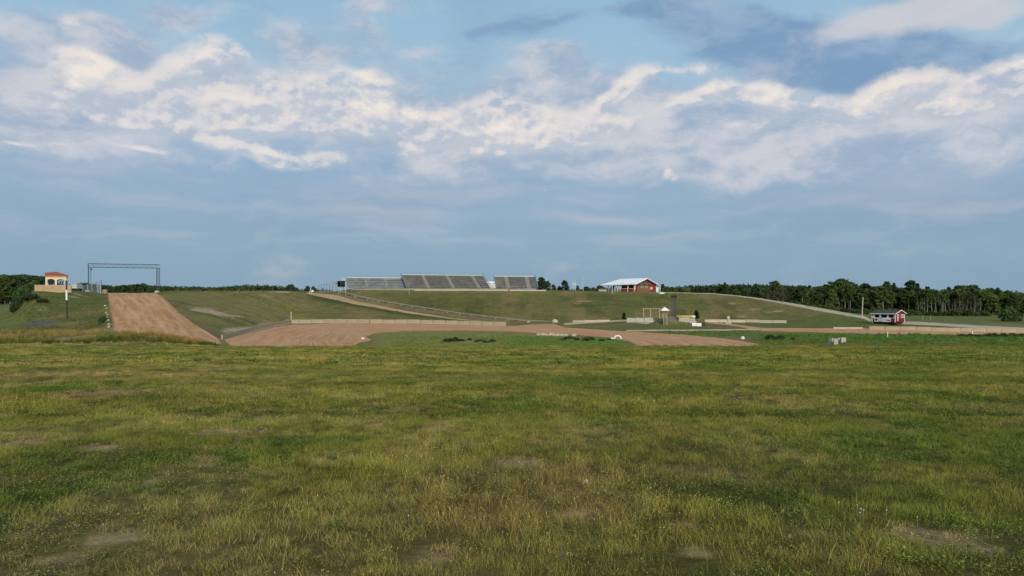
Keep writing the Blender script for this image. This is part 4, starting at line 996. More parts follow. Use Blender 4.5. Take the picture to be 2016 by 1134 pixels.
fence([163, 172, 181, 190], [212, 211, 210, 209], [562, 560, 558, 556], 'see-through wire fence between the arched building and the ramp', m_galvb)
fence([190, 197, 199.5], [208, 204, 200], [556, 553.5, 551.5], 'taller fence panel ending in a post beside the ramp top', m_steel)

# ------------------------------------------------------------------ bleachers
def bleacher(label, px0, px1, Y, pyb, pyt, rows_, rot, aisles, smat, open_risers=False, depth=None, endrail=True, fence_h=1.0, name='bleacher', rmat=m_galvb, shift=0):
    x0, y0 = Wp(px0, Y); dx = (px1-px0)/F; 
    # length along the row axis so that its far end lands on px1
    a = rot; tx = (px1-CX)/F
    Ls = (tx*y0-x0)/(math.cos(a)-tx*math.sin(a))
    z0 = zpx(pyb, Y); z1 = zpx(pyt, Y)
    H = (z1-z0-fence_h); rise = H/rows_; run = .72 if depth is None else depth/rows_
    t = thing(name, label, 'bleacher', (x0, y0, z0), a, 'bleachers on top of the berm')
    mb0 = MB()
    for r_ in range(rows_):
        z = (r_+1)*rise; y = r_*run
        s = MB(); k = max(1, int(Ls/4.5)); seg = []
        cuts = [0]+[q for q in aisles]+[Ls]
        cuts = [0]; 
        for (q0, q1) in aisles: cuts += [q0*Ls, q1*Ls]
        cuts += [Ls]
        for i in range(0, len(cuts), 2):
            s.bx(cuts[i]+.02, cuts[i+1]-.02, y+.30, y+.60, z-.03+.0, z+.02)             # seat
            s.bx(cuts[i]+.02, cuts[i+1]-.02, y-.02, y+.26, z-rise*.95-.04, z-rise*.95)   # footboard
            if not open_risers: s.bx(cuts[i]+.02, cuts[i+1]-.02, y+.27, y+.295, z-rise*.9, z-.035)
        s.build('seat_row', smat[r_ % len(smat)], t)
    for (q0, q1) in aisles:
        s = MB()
        for r_ in range(rows_):
            z = (r_+1)*rise; y = r_*run
            s.bx(q0*Ls+.03, q1*Ls-.03, y, y+run*.5, z-rise-.02, z-rise*.5); s.bx(q0*Ls+.03, q1*Ls-.03, y+run*.5+.001, y+run, z-rise*.5-.15, z-.01)
        s.build('stairs', m_aisle, t)
    D = rows_*run; zt = H
    # frame under
    s = MB(); k = max(3, int(Ls/2.4))
    for i in range(k+1):
        x = Ls*i/k; s.tube((x, 0, .05), (x, D, zt-.12), .05, 4); s.tube((x, D, -.6), (x, D, zt), .05, 4); s.tube((x, D*.5, -.6), (x, D*.5, zt*.5), .04, 4); s.tube((x, D*.5, 0), (x, D, zt*.9), .03, 4)
        if i < k: s.tube((x, D, 0), (x+Ls/k, D, zt), .025, 4)
    s.build('frame', m_galvb, t)
    # back rail
    s = MB()
    for h_ in (fence_h, fence_h*.55, .12): s.tube((0, D+.05, zt+h_), (Ls, D+.05, zt+h_), .035 if h_ == fence_h else .025, 4)
    for i in range(k+1): s.tube((Ls*i/k, D+.05, zt-.3), (Ls*i/k, D+.05, zt+fence_h), .03, 4)
    nb = int(Ls/.3)
    for i in range(nb): s.tube((Ls*i/nb, D+.05, zt), (Ls*i/nb, D+.05, zt+fence_h), .008, 3)
    s.build('back_railing', rmat, t)
    MB().bx(0, Ls, D+.0, D+.06, zt+.02, zt+.30).build('back_board', m_galv, t)
    if endrail:
        for x in (-.05, Ls+.05):
            s = MB()
            for h_ in (1.05, .6, .2): s.tube((x, 0, rise+h_), (x, D, zt+h_), .035, 4)
            for i in range(rows_+1): s.tube((x, D*i/rows_, rise*.5+(zt-rise*.5)*i/rows_-.2), (x, D*i/rows_, rise+(zt-rise)*i/rows_+1.05), .025, 4)
            nn = rows_*5
            for i in range(nn): s.tube((x, D*i/nn, rise*.7+(zt-rise)*i/nn), (x, D*i/nn, rise+(zt-rise)*i/nn+1.0), .008, 3)
            s.tube((x, D, zt), (x, D+.05, zt+fence_h+.35), .06, 5)
            s.build('side_railing', rmat, t)
    s = MB(); s.tube((0, -.35, .75), (Ls, -.35, .75), .03, 4)
    for i in range(k+1): s.tube((Ls*i/k, -.35, -.3), (Ls*i/k, -.35, .75), .03, 4)
    s.build('front_railing', rmat, t)
    return t
bleacher('low see-through pale grey bleacher leftmost on the berm', 686, 800, 294, 567, 540.5, 11, R(16), [(.30, .34), (.64, .68)], [m_seatl, m_seatl, m_seat], False)
bleacher('largest bleacher in the middle, brown-grey rows with tan stairs and slanting ends', 801, 966, 296, 567.2, 533, 14, R(20), [(.235, .275), (.53, .57), (.845, .885)], [m_seat, m_seatb], False, fence_h=1.25)
bleacher('separate upright grey bleacher rightmost, with two pale stairs', 977, 1059, 295, 568, 538, 12, R(8), [(.24, .335), (.74, .835)], [m_seatb, m_seat], False, depth=7.)
# low concrete wall below the stands
x0, y0 = Wp(816, 283.4); x1, _ = Wp(1075, 283.4); zc = zf((x0+x1)/2, 283.4)
o = thing('low_concrete_wall', 'long low pale concrete kerb wall along the berm edge under the bleachers', 'wall', (x0, y0, 0)); s = MB()
nseg = 16
for i in range(nseg):
    a = x0+(x1-x0)*i/nseg; b = x0+(x1-x0)*(i+1)/nseg; z = zf((a+b)/2, 284.2); s.bx(a-x0+.01, b-x0-.01, 0, .3, z-.5, z+.30)
s.build('wall_panels', m_concp, o)
# raised timber lookout left of the stands
x, y, z = P_at(672, 283)
pl = thing('timber_lookout', 'dark roofed timber lookout on pale posts left of the bleachers', 'lookout', (x, y, z-.3))
u_ = 283/F
for i, (ppx, py_) in enumerate([(663.5, -2.0), (670.5, 0.), (673.2, 2.5), (682.0, -1.5)]):
    xx = (ppx-672)*u_; MB().bx(xx-.12, xx+.12, py_-.12, py_+.12, -.3, 3.9).build('post', m_tpole, pl)
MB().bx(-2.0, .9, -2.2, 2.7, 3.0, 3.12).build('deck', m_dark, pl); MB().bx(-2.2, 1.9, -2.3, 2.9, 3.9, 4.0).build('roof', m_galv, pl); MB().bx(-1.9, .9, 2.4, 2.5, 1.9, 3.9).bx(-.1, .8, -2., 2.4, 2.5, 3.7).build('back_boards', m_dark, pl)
mb = MB(); 
for k in range(6): mb.bx(-2.7, -2.1, -2+k*.45, -1.7+k*.45, .3+k*.42, .36+k*.42)
mb.tube((-2.7, -2, 1.2), (-2.7, .8, 3.6), .04, 5).tube((-2.1, -2, 1.2), (-2.1, .8, 3.6), .04, 5).tube((-2.7, -2.2, -.2), (-2.7, .6, 2.6), .05, 5)
mb.build('stairs', m_galv, pl)
mb = MB().tube((.6, -2.1, 4.9), (1.9, -2.1, 4.9), .04, 5).tube((.9, -2.1, 4.0), (.9, -2.1, 4.9), .04, 5).tube((1.8, -2.1, 4.0), (1.8, -2.1, 4.9), .04, 5).tube((.2, -2.1, 4.4), (1.9, -2.1, 4.4), .03, 5); mb.build('railing', m_white, pl)
# white shed between stands
x, y, z = P_at(966, 318)
sh = thing('white_shed', 'small white shed seen in the gap between the middle and right bleachers', 'shed', (x, y, zpx(570, 318)))
MB().bx(-1.6, 1.9, 0, 3, 0, 2.4).build('wall', m_white, sh); s = MB().prism([(-2.2, 2.4), (2.4, 2.4), (2.0, 3.2), (-1.6, 3.2)], -.3, 3.4); s.build('roof', m_roofw, sh); MB().bx(.2, 1.1, -.03, .03, 0, 1.9).build('door', m_galv, sh)

# ------------------------------------------------------------------ arched building at left
Yt = 189
x0, y0 = Wp(89.3, Yt); u_ = Yt/F; z0 = zpx(571.5, Yt)
ROT = R(27); w = lento(89.3, Yt, ROT, 130.8)
ar = thing('arched_pavilion', 'small cream building with two arches and red tiled roof on the left mound', 'pavilion', (x0, y0, z0), ROT); kx_ = w/(41.5*u_); zc = (571.5-544.8)*u_
def archwall(mb, w, z1, arches, y0_, y1_, zbase):
    xs = [0]
    for (a, b, zb, zs_, zt_) in arches:
        n = 14
        if a > xs[-1]: mb.bx(xs[-1], a, y0_, y1_, zbase, z1)
        for i in range(n):
            p = a+(b-a)*i/n; q = a+(b-a)*(i+1)/n; m_ = ((p+q)/2-(a+b)/2)/((b-a)/2); zt2 = zs_+(zt_-zs_)*math.sqrt(max(0, 1-m_*m_))
            mb.bx(p, q, y0_, y1_, zt2, z1); mb.bx(p, q, y0_, y1_, zbase, zb)
        xs.append(b)
    if xs[-1] < w: mb.bx(xs[-1], w, y0_, y1_, zbase, z1)
zz = lambda py: (571.5-py)*u_
al = [((93.2-89.3)*u_*kx_, (107.8-89.3)*u_*kx_, zz(561.8), zz(552.5), zz(549)), ((112-89.3)*u_*kx_, (127-89.3)*u_*kx_, zz(561.8), zz(552.5), zz(549))]
mb = MB(); archwall(mb, w, zc, al, 0, .22, 0); archwall(mb, w, zc, al, 4.3, 4.5, 0); mb.bx(0, .2, .22, 4.3, 0, zz(561)); mb.bx(0, .2, .22, 4.3, zz(551), zc); mb.bx(0, .2, 1.9, 2.5, zz(561), zz(551)); mb.bx(w-.2, w, .22, 4.3, 0, zc)
mb.build('wall', m_cream, ar)
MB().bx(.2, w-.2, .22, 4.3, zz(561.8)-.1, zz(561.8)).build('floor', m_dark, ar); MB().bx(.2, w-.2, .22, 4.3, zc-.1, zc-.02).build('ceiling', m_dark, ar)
MB().bx(-.14, w+.14, -.14, 4.64, zc, zc+.40).build('cornice', m_orange, ar)
rz_ = zc+.40; e_ = .32; pk = zz(535.4)
mb = MB(); A_ = [(-e_+.15, -e_, rz_), (w+e_, -e_, rz_), (w+e_, 4.5+e_, rz_), (-e_+.15, 4.5+e_, rz_)]; px_ = (110.5-89.3)*u_*kx_
mb.add(A_+[(px_, 2.2, pk+.18), (-e_+.15, 1.6, rz_+.62)], [(0, 1, 4, 5), (1, 2, 4), (2, 3, 5, 4), (3, 0, 5), (0, 3, 2, 1)]); mb.build('roof', m_redtile, ar)
for (a, b, zb, zs_, zt_) in al:
    s = MB(); 
    for q in (.0, .33, .66, 1.): s.bx(a+(b-a)*q-.03, a+(b-a)*q+.03, .08, .13, zb, zt_-.15*(abs(q-.5)*2)**2-.1)
    s.bx(a, b, .08, .13, zs_-.03, zs_+.03); s.build('window_grille', m_dark, ar)
    s = MB()
    for q in (.3, .62): s.bx(a+(b-a)*q, a+(b-a)*(q+.17), 2.2, 2.35, zb, zb+1.0)
    s.build('display_board', m_bgrey, ar)
# low masonry wall
x1, y1 = Wp(68, Yt-7.5)
lw = thing('masonry_wall', 'low tan masonry wall around the base of the arched pavilion', 'wall', (x1, y1, zpx(571.5, Yt-7.5)), R(24))
ww = lento(68, Yt-7.5, R(24), 140.5); MB().bx(0, ww, 0, .35, -.5, 1.12).build('wall_run', m_tan, lw, bevel=.02); MB().bx(-.05, ww+.05, -.05, .4, 1.12, 1.2).build('coping', m_cream, lw)
# little grey trailer beside it
x, y, z = P_at(146.5, 214)
tl_ = thing('box_trailer', 'small grey box trailer with pale stripes behind the masonry wall', 'trailer', (x, y, zpx(571, 214)))
MB().bx(-.68, .68, 0, 2.6, .35, 1.75).build('body', m_galv, tl_, bevel=.03); MB().bx(-.7, .7, -.02, 2.62, 1.05, 1.12).bx(-.7, .7, -.02, 2.62, .6, .66).build('stripe', m_white, tl_); MB().bx(-.72, .72, -.05, 2.65, 1.75, 1.82).build('roof', m_concg, tl_)
for sx in (-.62, .62): MB().tube((sx-.09, 1.3, .2), (sx+.09, 1.3, .2), .3, 14).build('wheel', m_black, tl_)
MB().bx(-.6, .6, -.04, .0, .2, .42).build('bumper', m_black, tl_); MB().tube((0, 2.6, .4), (0, 3.6, .35), .05).build('drawbar', m_black, tl_)

# ------------------------------------------------------------------ clubhouse
Yc = 283; u_ = Yc/F; b_ang = R(49); Lc = -lento(1250, Yc, -b_ang, 1193); Wc = lento(1250, Yc, math.pi/2-b_ang, 1291)
xc, yc = Wp(1250, Yc); z0 = zpx(575.5, Yc)
ch = thing('clubhouse', 'red clubhouse with white metal roof and covered porch on top of the berm', 'building', (xc, yc, z0), -b_ang)
# local frame: origin = front corner between long front (towards -x) and gable (towards +y); front faces -y
zE = (575.5-558.7)*u_; zR = (575.5-548.3)*u_*1.03; hw = Wc/2
# gable wall with two window holes
gx = 0
s = MB(); s.prism([(0, 0), (Wc, 0), (Wc, zE), (hw, zR-.25), (0, zE)], -.2, 0, 'x'); s.build('gable_wall', m_red, ch)
def gy(px): return lento(1250, Yc, math.pi/2-b_ang, px)
def gz(py): return (575.5-py)*u_
s = MB().bx(.0, .06, gy(1255.2), gy(1279), .0, gz(560.2)); s.build('brick_facing', m_brown, ch)
s = MB(); s.prism([(0, gz(560.2)), (.55, gz(560.4)), (.12, gz(556.4)), (0, gz(556.2))], gy(1254.5), gy(1279.5)); s.build('awning', m_awn, ch)
for a, b in ((1261.2, 1265.8), (1269.8, 1274.4)):
    fr = MB().bx(.06, .12, gy(a), gy(b), gz(566.8), gz(561)).build('window', m_trim, ch); MB().bx(.121, .135, gy(a)+.25, gy(b)-.25, gz(566.1), gz(561.8)).build('pane', m_glass, fr); MB().bx(.136, .15, (gy(a)+gy(b))/2-.05, (gy(a)+gy(b))/2+.05, gz(566.1), gz(561.8)).build('mullion', m_trim, fr)
MB().bx(.0, .06, gy(1279.8), gy(1284.6), gz(569.5), gz(564.3)).build('notice_panel', m_trim, ch)
s = MB()
for k in range(10): s.bx(.001, .035, gy(1280)+k*.55, gy(1280)+.04+k*.55, 0, zE-.1) if gy(1280)+k*.55 < Wc and not (4 < k < 2) else None
s.build('batten', m_red, ch)
# body walls
MB().bx(-Lc*.62, -.2, 2.6, 2.75, 0, zE).bx(-Lc*.62, -Lc*.62+.15, 2.75, Wc, 0, zE).bx(-Lc*.62, -.2, Wc-.15, Wc, 0, zE).build('wall', m_redk, ch)
# roof: two slopes and a hipped open end
ov = .7; Ll = Lc+2.2
zc_ = zE-.18
def roofs():
    r = MB()
    e0 = (.9, -ov, zc_); e1 = (-Ll, -ov, zc_-.05); r0 = (.9, hw, zR); r1 = (-Ll+hw*.75, hw, zR); b0 = (.9, Wc+ov, zc_); b1 = (-Ll, Wc+ov, zc_-.05)
    r.quadp([e0, r0, r1, e1], .12); r.quadp([b0, b1, r1, r0], .12); r.quadp([e1, r1, b1], .12)
    return r
roofs().build('roof', m_roofw, ch)
s = MB()
for k in range(22):
    x = .8-k*.85
    if x > -Ll+hw*.75: s.tube((x, -ov, zc_-.02+.0), (x, hw, zR-.0), .03, 4)
s.build('roof_seam', m_roofw, ch)
s = MB().tube((.93, -ov, zc_-.12), (.93, hw, zR-.12), .1, 4).tube((.93, hw, zR-.12), (.93, Wc+ov, zc_-.12), .1, 4).tube((.93, -ov, zc_-.1), (-Ll, -ov, zc_-.15), .08, 4); s.build('fascia', m_white, ch)
# porch: half wall, posts and dark room behind
pxl = lambda px: lento(1250, Yc, -b_ang, px)
xa = pxl(1221)
MB().bx(xa, 0, -.15, 0, .12, (575.5-568)*u_).bx(xa-.12, xa, -.15, 2.6, .12, (575.5-568)*u_).build('half_wall', m_red, ch)
MB().bx(xa-.05, .02, -.2, -.151, -.02, .11).build('base_board', m_white, ch)
MB().bx(xa, 0, -.12, -.04, zE-.42, zE-.05).build('porch_beam', m_redk, ch)
for px in (1221.5, 1236.5, 1249.2): x = pxl(px); MB().bx(x-.13, x+.13, -.22, .04, 0, zE-.1).build('porch_post', m_white, ch)
MB().bx(xa, 0, -.19, -.151, (575.5-568)*u_, (575.5-568)*u_+.1).build('sill_rail', m_white, ch)
for a, b in ((1226, 1229), (1240.5, 1244.5)): MB().bx(pxl(a), pxl(b), 2.50, 2.59, .9, 2.4).build('door', m_white, ch)
MB().bx(xa, 0, 0, 2.6, -.1, .1).build('porch_floor', m_timber, ch)
for px in (1197.5, 1210.5, 1216): x = pxl(px); MB().bx(x-.11, x+.11, -.1, .12, -.1, zE-.15).build('shelter_post', m_white if px > 1200 else m_galvb, ch)
for px in (1198, 1207, 1216): x = pxl(px); MB().bx(x-.1, x+.1, Wc-.2, Wc, -.1, zE-.15).build('shelter_post', m_galvb, ch)
s = MB().tube((pxl(1197.5), -.0, 1.1), (xa, 0, 1.1), .05, 5)
for k in range(18): x = pxl(1197.5)+(xa-pxl(1197.5))*k/18; s.tube((x, 0, .1), (x, 0, 1.1), .025, 4)
s.build('shelter_railing', m_galvb, ch)
# side lean-to
MB().bx(-3., -.2, Wc+.0+.2, Wc+1.9, 0, 1.9).build('lean_to_wall', m_white, ch); s = MB().quadp([(-3.2, Wc+.1, 2.75), (.3, Wc+.1, 2.75), (.3, Wc+2.5, 2.3), (-3.2, Wc+2.5, 2.3)], -.1); s.build('lean_to_roof', m_white, ch)
for yy in (Wc+.15, Wc+2.3): MB().bx(.05, .2, yy-.08, yy+.08, 0, 2.35).build('lean_to_post', m_white, ch)
MB().bx(.0, .2, -.3, .0, .9, 2.9).build('downpipe', m_white, ch)
# flagpole / mast in front
x, y, z = P_at(1205.2, 279)
fp = thing('mast', 'thin pale mast with a very tall whip aerial left of the clubhouse', 'mast', (x, y, z-.3))
MB().tube((0, 0, 0), (0, 0, 4.4), .08, 8).build('pole', m_white, fp); MB().tube((0, 0, 4.4), (0, 0, 18), .03, 6, .008).build('whip_aerial', m_galvb, fp)
# tan pallet table
x, y, z = P_at(1186, 290)
pt = thing('timber_table', 'low tan timber table on the berm left of the clubhouse', 'table', (x, y, zpx(573.4, 290)))
MB().bx(-1.6, 1.6, -.5, .5, .62, .72).build('table_top', m_tpole, pt); MB().bx(-1.55, 1.55, -.9, -.62, .36, .42).build('bench', m_tpole, pt); MB().bx(-1.45, 1.5, .62, .9, .36, .42).build('bench', m_tpole, pt)
for sx in (-1.2, 1.2): MB().tube((sx, -.8, 0), (sx, -.2, .62), .06, 4).tube((sx, .8, 0), (sx, .2, .62), .06, 4).tube((sx, -.75, .35), (sx, .75, .35), .05, 4).build('leg', m_tpole, pt)
MB().bx(-1.4, 1.4, -.86, -.8, .02, .34).build('side_board', m_tpole, pt)
# H shaped sign frame
x, y, z = P_at(1130.5, 298)
sg = thing('frame_sign', 'grey H-shaped sign frame on the berm between trees and clubhouse', 'sign', (x, y, zpx(574, 298)))
for sx in (-.45, .45): MB().bx(sx-.07, sx+.07, -.07, .07, 0, 3.9).build('post', m_galv, sg)
MB().bx(-.42, .42, -.04, .04, 2.4, 3.1).build('panel', m_galv, sg); MB().bx(-.52, .52, -.05, .05, 3.8, 3.9).build('cross_bar', m_galv, sg)
# utility pole
x, y, z = P_at(1148.3, 306)
up = thing('utility_pole', 'slender utility pole with small insulators right of the H-shaped sign', 'utility pole', (x, y, zpx(574, 306)))
MB().tube((0, 0, 0), (0, 0, 5.9), .09, 8, .05).build('pole', m_tpole, up); MB().bx(-.35, .35, -.04, .04, 4.5, 4.58).bx(-.22, .22, -.04, .04, 5.2, 5.27).build('cross_arm', m_galv, up)
for sx in (-.3, .3, -.2, .2): MB().tube((sx, 0, 4.58 if abs(sx) > .25 else 5.27), (sx, 0, 4.85 if abs(sx) > .25 else 5.5), .05, 6, .03).build('insulator', m_galvb, up)
MB().tube((0, 0, 4.5), (-3.4, -8, 3.5), .015, 3).build('wire', m_black, up)

# ------------------------------------------------------------------ mound structures
YM = 206; u_ = YM/F
x, y, z = P_at(1308.5, YM-4.5)
stn = thing('flag_stand', 'small wooden stand with white pyramid canopy and ladder on the dirt mound', 'stand', (x, y, zpx(640, YM-4.5)))
zz = lambda py: (640-py)*u_
for sx in (-.42, .42):
    MB().bx(sx-.06, sx+.06, -1.0, -.88, zz(640), zz(616.5)).build('post', m_timber, stn); MB().bx(sx-.05, sx+.05, .7, .82, zz(630), zz(610.5)).build('post', m_tpole, stn)
MB().bx(-.55, .55, -1.05, .85, zz(626)-.05, zz(626)+.05).build('platform', m_tpole, stn); MB().bx(-.5, .5, -1.02, -.97, zz(625), zz(617)).build('front_board', m_timber, stn) if False else None
mb = MB()
for k in range(8): mb.bx(-.36, .36, -1.05-.0, -.98, zz(639)+k*.24, zz(639)+k*.24+.05)
mb.build('ladder_rungs', m_tpole, stn); MB().bx(-.3, .3, -.9, -.85, zz(639), zz(626.2)).build('dark_panel', m_dark, stn)  # plain dark panel behind the rungs, below the platform
mb = MB(); w_ = 7.7*u_; mb.add([(-w_, -w_, zz(611)), (w_, -w_, zz(611)), (w_, w_, zz(611)), (-w_, w_, zz(611)), (0, 0, zz(605.2))], [(0, 1, 4), (1, 2, 4), (2, 3, 4), (3, 0, 4), (3, 2, 1, 0)]); mb.bx(-w_, w_, -w_, w_, zz(611)-.18, zz(611)-.004); mb.build('canopy', m_white, stn)
for sx in (-.8, .8):
    for sy in (-.8, .8): MB().tube((sx, sy, zz(611)-.1), (sx*.55, sy*.9, zz(619)), .03, 5).build('canopy_strut', m_timber, stn)
for zq in (617.2, 621.5): MB().bx(-.42, .42, -1.0, -.93, zz(zq), zz(zq)+.07).build('guard_bar', m_timber, stn)
# timber frame
x, y, z = P_at(1283, 213)
tf = thing('goal_frame', 'yellow timber frame with three posts and top bar left of the white canopy', 'frame', (x, y, zpx(626, 213))); u_ = 213/F
for i, px in enumerate((1267, 1281, 1298.5)): MB().bx((px-1283)*u_-.08, (px-1283)*u_+.08, -.08, .08, -.3, (626-608)*u_).build('post', m_timber, tf)
MB().bx((1265.5-1283)*u_, (1300-1283)*u_, -.1, .1, (626-608.4)*u_, (626-607.2)*u_).build('top_bar', m_timber, tf)
mb = MB()
for k in range(3): mb.tube(((1267-1283)*u_, 0, .4+k*.5), ((1298-1283)*u_, 0, .4+k*.5), .015, 4)
mb.build('wire', m_galv, tf)
# light tower
x, y, z = P_at(1327, 216); u_ = 216/F
lt = thing('lattice_tower', 'tall thin dark lattice tower with black lamp box behind the mound', 'tower', (x, y, z-.2)); H = zpx(580, 216)-z
mb = MB()
for sx in (-.55, .55):
    for sy in (-.5, .5): mb.tube((sx, sy, 0), (sx, sy, H), .032, 5)
mb.build('mast_legs', m_steel, lt); mb = MB(); n = 12
for i in range(n+1):
    zq = H*i/n
    for (p, q) in (((-.55, -.5), (.55, -.5)), ((.55, -.5), (.55, .5)), ((.55, .5), (-.55, .5)), ((-.55, .5), (-.55, -.5))):
        mb.tube((*p, zq), (*q, zq), .016, 4)
        if i < n: mb.tube((*p, zq), (*q, zq+H/n), .012, 4)
mb.build('bracing', m_steel, lt); MB().bx(-.7, .7, -.7, .7, H-.55, H).build('lamp_box', m_black, lt, bevel=.04)
for sx in (-.42, 0, .42): MB().tube((sx, -.7, H-.28), (sx, -.85, H-.3), .17, 12, .2).build('lamp', m_dark, lt)
MB().tube((.25, .2, 0), (.25, .2, H), .05, 5).build('cable_run', m_black, lt)

# ------------------------------------------------------------------ kiosk
Yk = 196.; u_ = Yk/F; ba = R(58); xk, yk = Wp(1763, Yk); Lk = -lento(1763, Yk, -ba, 1716.5); Wk = lento(1763, Yk, math.pi/2-ba, 1780.5)
z0 = zpx(635.3, Yk); zE = (635.3-617.5)*u_; zR = (635.3-611)*u_
kk = thing('kiosk', 'small red wooden kiosk with white trim, serving hatches and banners', 'kiosk', (xk, yk, z0), -ba)
zz = lambda py: (635.3-py)*u_
kx = lambda px: lento(1763, Yk, -ba, px)
# front wall (faces -y) with hatch band opening
ho0, ho1 = kx(1719.5), kx(1760.5); hz0, hz1 = zz(626), zz(619.3)
s = MB().bx(-Lk, ho0, 0, .12, .12, zE).bx(ho1, 0, 0, .12, .12, zE).bx(ho0, ho1, 0, .12, .12, hz0).bx(ho0, ho1, 0, .12, hz1, zE)
s.prism([(0, .12), (Wk, .12), (Wk, zE), (Wk/2, zR), (0, zE)], -.12, 0, 'x'); s.prism([(0, .12), (Wk, .12), (Wk, zE), (Wk/2, zR), (0, zE)], -Lk, -Lk+.12, 'x'); s.bx(-Lk+.12, -.12, Wk-.12, Wk, .12, zE)
s.build('wall', m_redk, kk)
s = MB()
for k in range(int(Wk/.2)): s.bx(.001, .02, k*.2+.02, k*.2+.05, .15, min(zE, zE))
s.build('board_joints', m_redk, kk)
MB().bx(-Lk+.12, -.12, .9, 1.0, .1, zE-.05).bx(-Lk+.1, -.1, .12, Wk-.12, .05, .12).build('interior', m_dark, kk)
MB().bx(-Lk+.3, -.3, .3, Wk-.3, -.3, .05).build('gap_shade_block', m_dark, kk)  # near-black block painting in the shade of the gap under the kiosk
s = MB().quadp([(-Lk-.35, -.35, zE-.05), (.35, -.35, zE-.05), (.35, Wk/2, zR+.05), (-Lk-.35, Wk/2, zR+.05)], .08).quadp([(-Lk-.35, Wk/2, zR+.05), (.35, Wk/2, zR+.05), (.35, Wk+.35, zE-.05), (-Lk-.35, Wk+.35, zE-.05)], .08); s.build('roof', m_shing, kk)
s = MB().bx(-Lk-.38, .36, -.40, -.355, zE-.13, zE+.02); s.quadp([(.36, -.40, zE-.13), (.36, Wk/2, zR-.03), (.36, Wk/2, zR+.12), (.36, -.40, zE+.03)], .05); s.quadp([(.36, Wk/2, zR-.03), (.36, Wk+.4, zE-.13), (.36, Wk+.4, zE+.03), (.36, Wk/2, zR+.12)], .05); s.build('fascia', m_white, kk)
s = MB()
for (xx, yy) in ((-.06, -.03), (-Lk+.06, -.03), (.03, Wk-.06)): s.bx(xx-.08, xx+.08, yy-.06, yy+.06, .1, zE-.06)
s.build('corner_trim', m_white, kk)
s = MB().bx(ho0-.08, ho1+.08, -.05, .0, hz1-.02, hz1+.07).bx(ho0-.08, ho1+.08, -.12, .0, hz0-.07, hz0+.02)
s.bx(ho0-.08, ho0+.06, -.05, -.001, hz0, hz1).bx(ho1-.06, ho1+.08, -.05, -.001, hz0, hz1); s.build('hatch_frame', m_white, kk)
for a, b in ((1719.8, 1722.2), (1731, 1734.6), (1746.2, 1749.4)): MB().bx(kx(a), kx(b), .0, .05, hz0, hz1).build('hatch_panel', m_white, kk)
def banner(a, b, mat, t, deco):
    o = MB().bx(kx(a), kx(b), -.19, -.13, zz(634), zz(625.7)).build('banner', mat, t); deco(o, kx(a), kx(b)); return o
zm = zz(629.9)
def d1(o, a, b):
    c = (a+b)/2; MB().tube((c, -.192, zm), (c, -.20, zm), .38, 20).build('emblem', m_bgold, o); MB().tube((c, -.201, zm), (c, -.207, zm), .27, 20).build('emblem_centre', m_black, o)
def d2(o, a, b):
    s = MB(); 
    for k in range(4): s.bx(a+.1, b-.1-.12*(k % 2), -.197, -.191, zm+.32-k*.2, zm+.40-k*.2)
    s.build('lettering', m_steel, o)
def d3(o, a, b):
    s = MB(); n = 14; w_ = b-a
    for k in range(n):
        t = k/n; s.bx(a+w_*(.42+.52*t), a+w_*(.42+.52*(t+1/n)), -.198, -.191, zm-.28+.12*math.sin(t*5), zm-.10+.30*math.sin(t*3.1))
    s.build('red_swoosh', m_bred, o); s = MB()
    for k in range(7): s.bx(a+w_*(.52+.055*k), a+w_*(.52+.055*k)+.09, -.206, -.199, zm-.02, zm+.13)
    s.build('lettering', m_bann, o)
    s = MB(); 
    for k in range(5): s.bx(a+w_*(.08+.07*k), a+w_*(.08+.07*k)+.1, -.198, -.191, zm-.2+.05*k, zm+.05*k)
    s.build('grey_marks', m_bgrey, o)
banner(1722, 1730, m_bann, kk, d1); banner(1730.6, 1736.4, m_bgrey, kk, lambda o, a, b: MB().bx(a+.12, b-.12, -.197, -.191, zm-.25, zm+.2).build('lettering', m_bann, o)); banner(1737, 1754, m_bann, kk, d3)
ky = lambda px: lento(1763, Yk, math.pi/2-ba, px)
fr = MB().bx(.0, .05, ky(1766), ky(1769.4), zz(626), zz(619)).build('window', m_white, kk); MB().bx(.051, .06, ky(1766.7), ky(1768.6), zz(625.3), zz(619.8)).build('pane', m_glass, fr)
fr = MB().bx(.0, .05, ky(1773.6), ky(1779.2), zz(626), zz(619)).build('window', m_white, kk); MB().bx(.051, .06, ky(1774.3), ky(1776), zz(625.3), zz(619.8)).bx(.051, .06, ky(1776.8), ky(1778.5), zz(625.3), zz(619.8)).build('pane', m_glass, fr)
s = MB(); cy_ = ky(1766.9)
for k in range(16):
    a = 2*math.pi*k/16; b = 2*math.pi*(k+1)/16; s.tube((.07, cy_+.2*math.cos(a), zz(629)+.36*math.sin(a)), (.07, cy_+.2*math.cos(b), zz(629)+.36*math.sin(b)), .06, 6)
s.build('life_ring', m_white, kk)
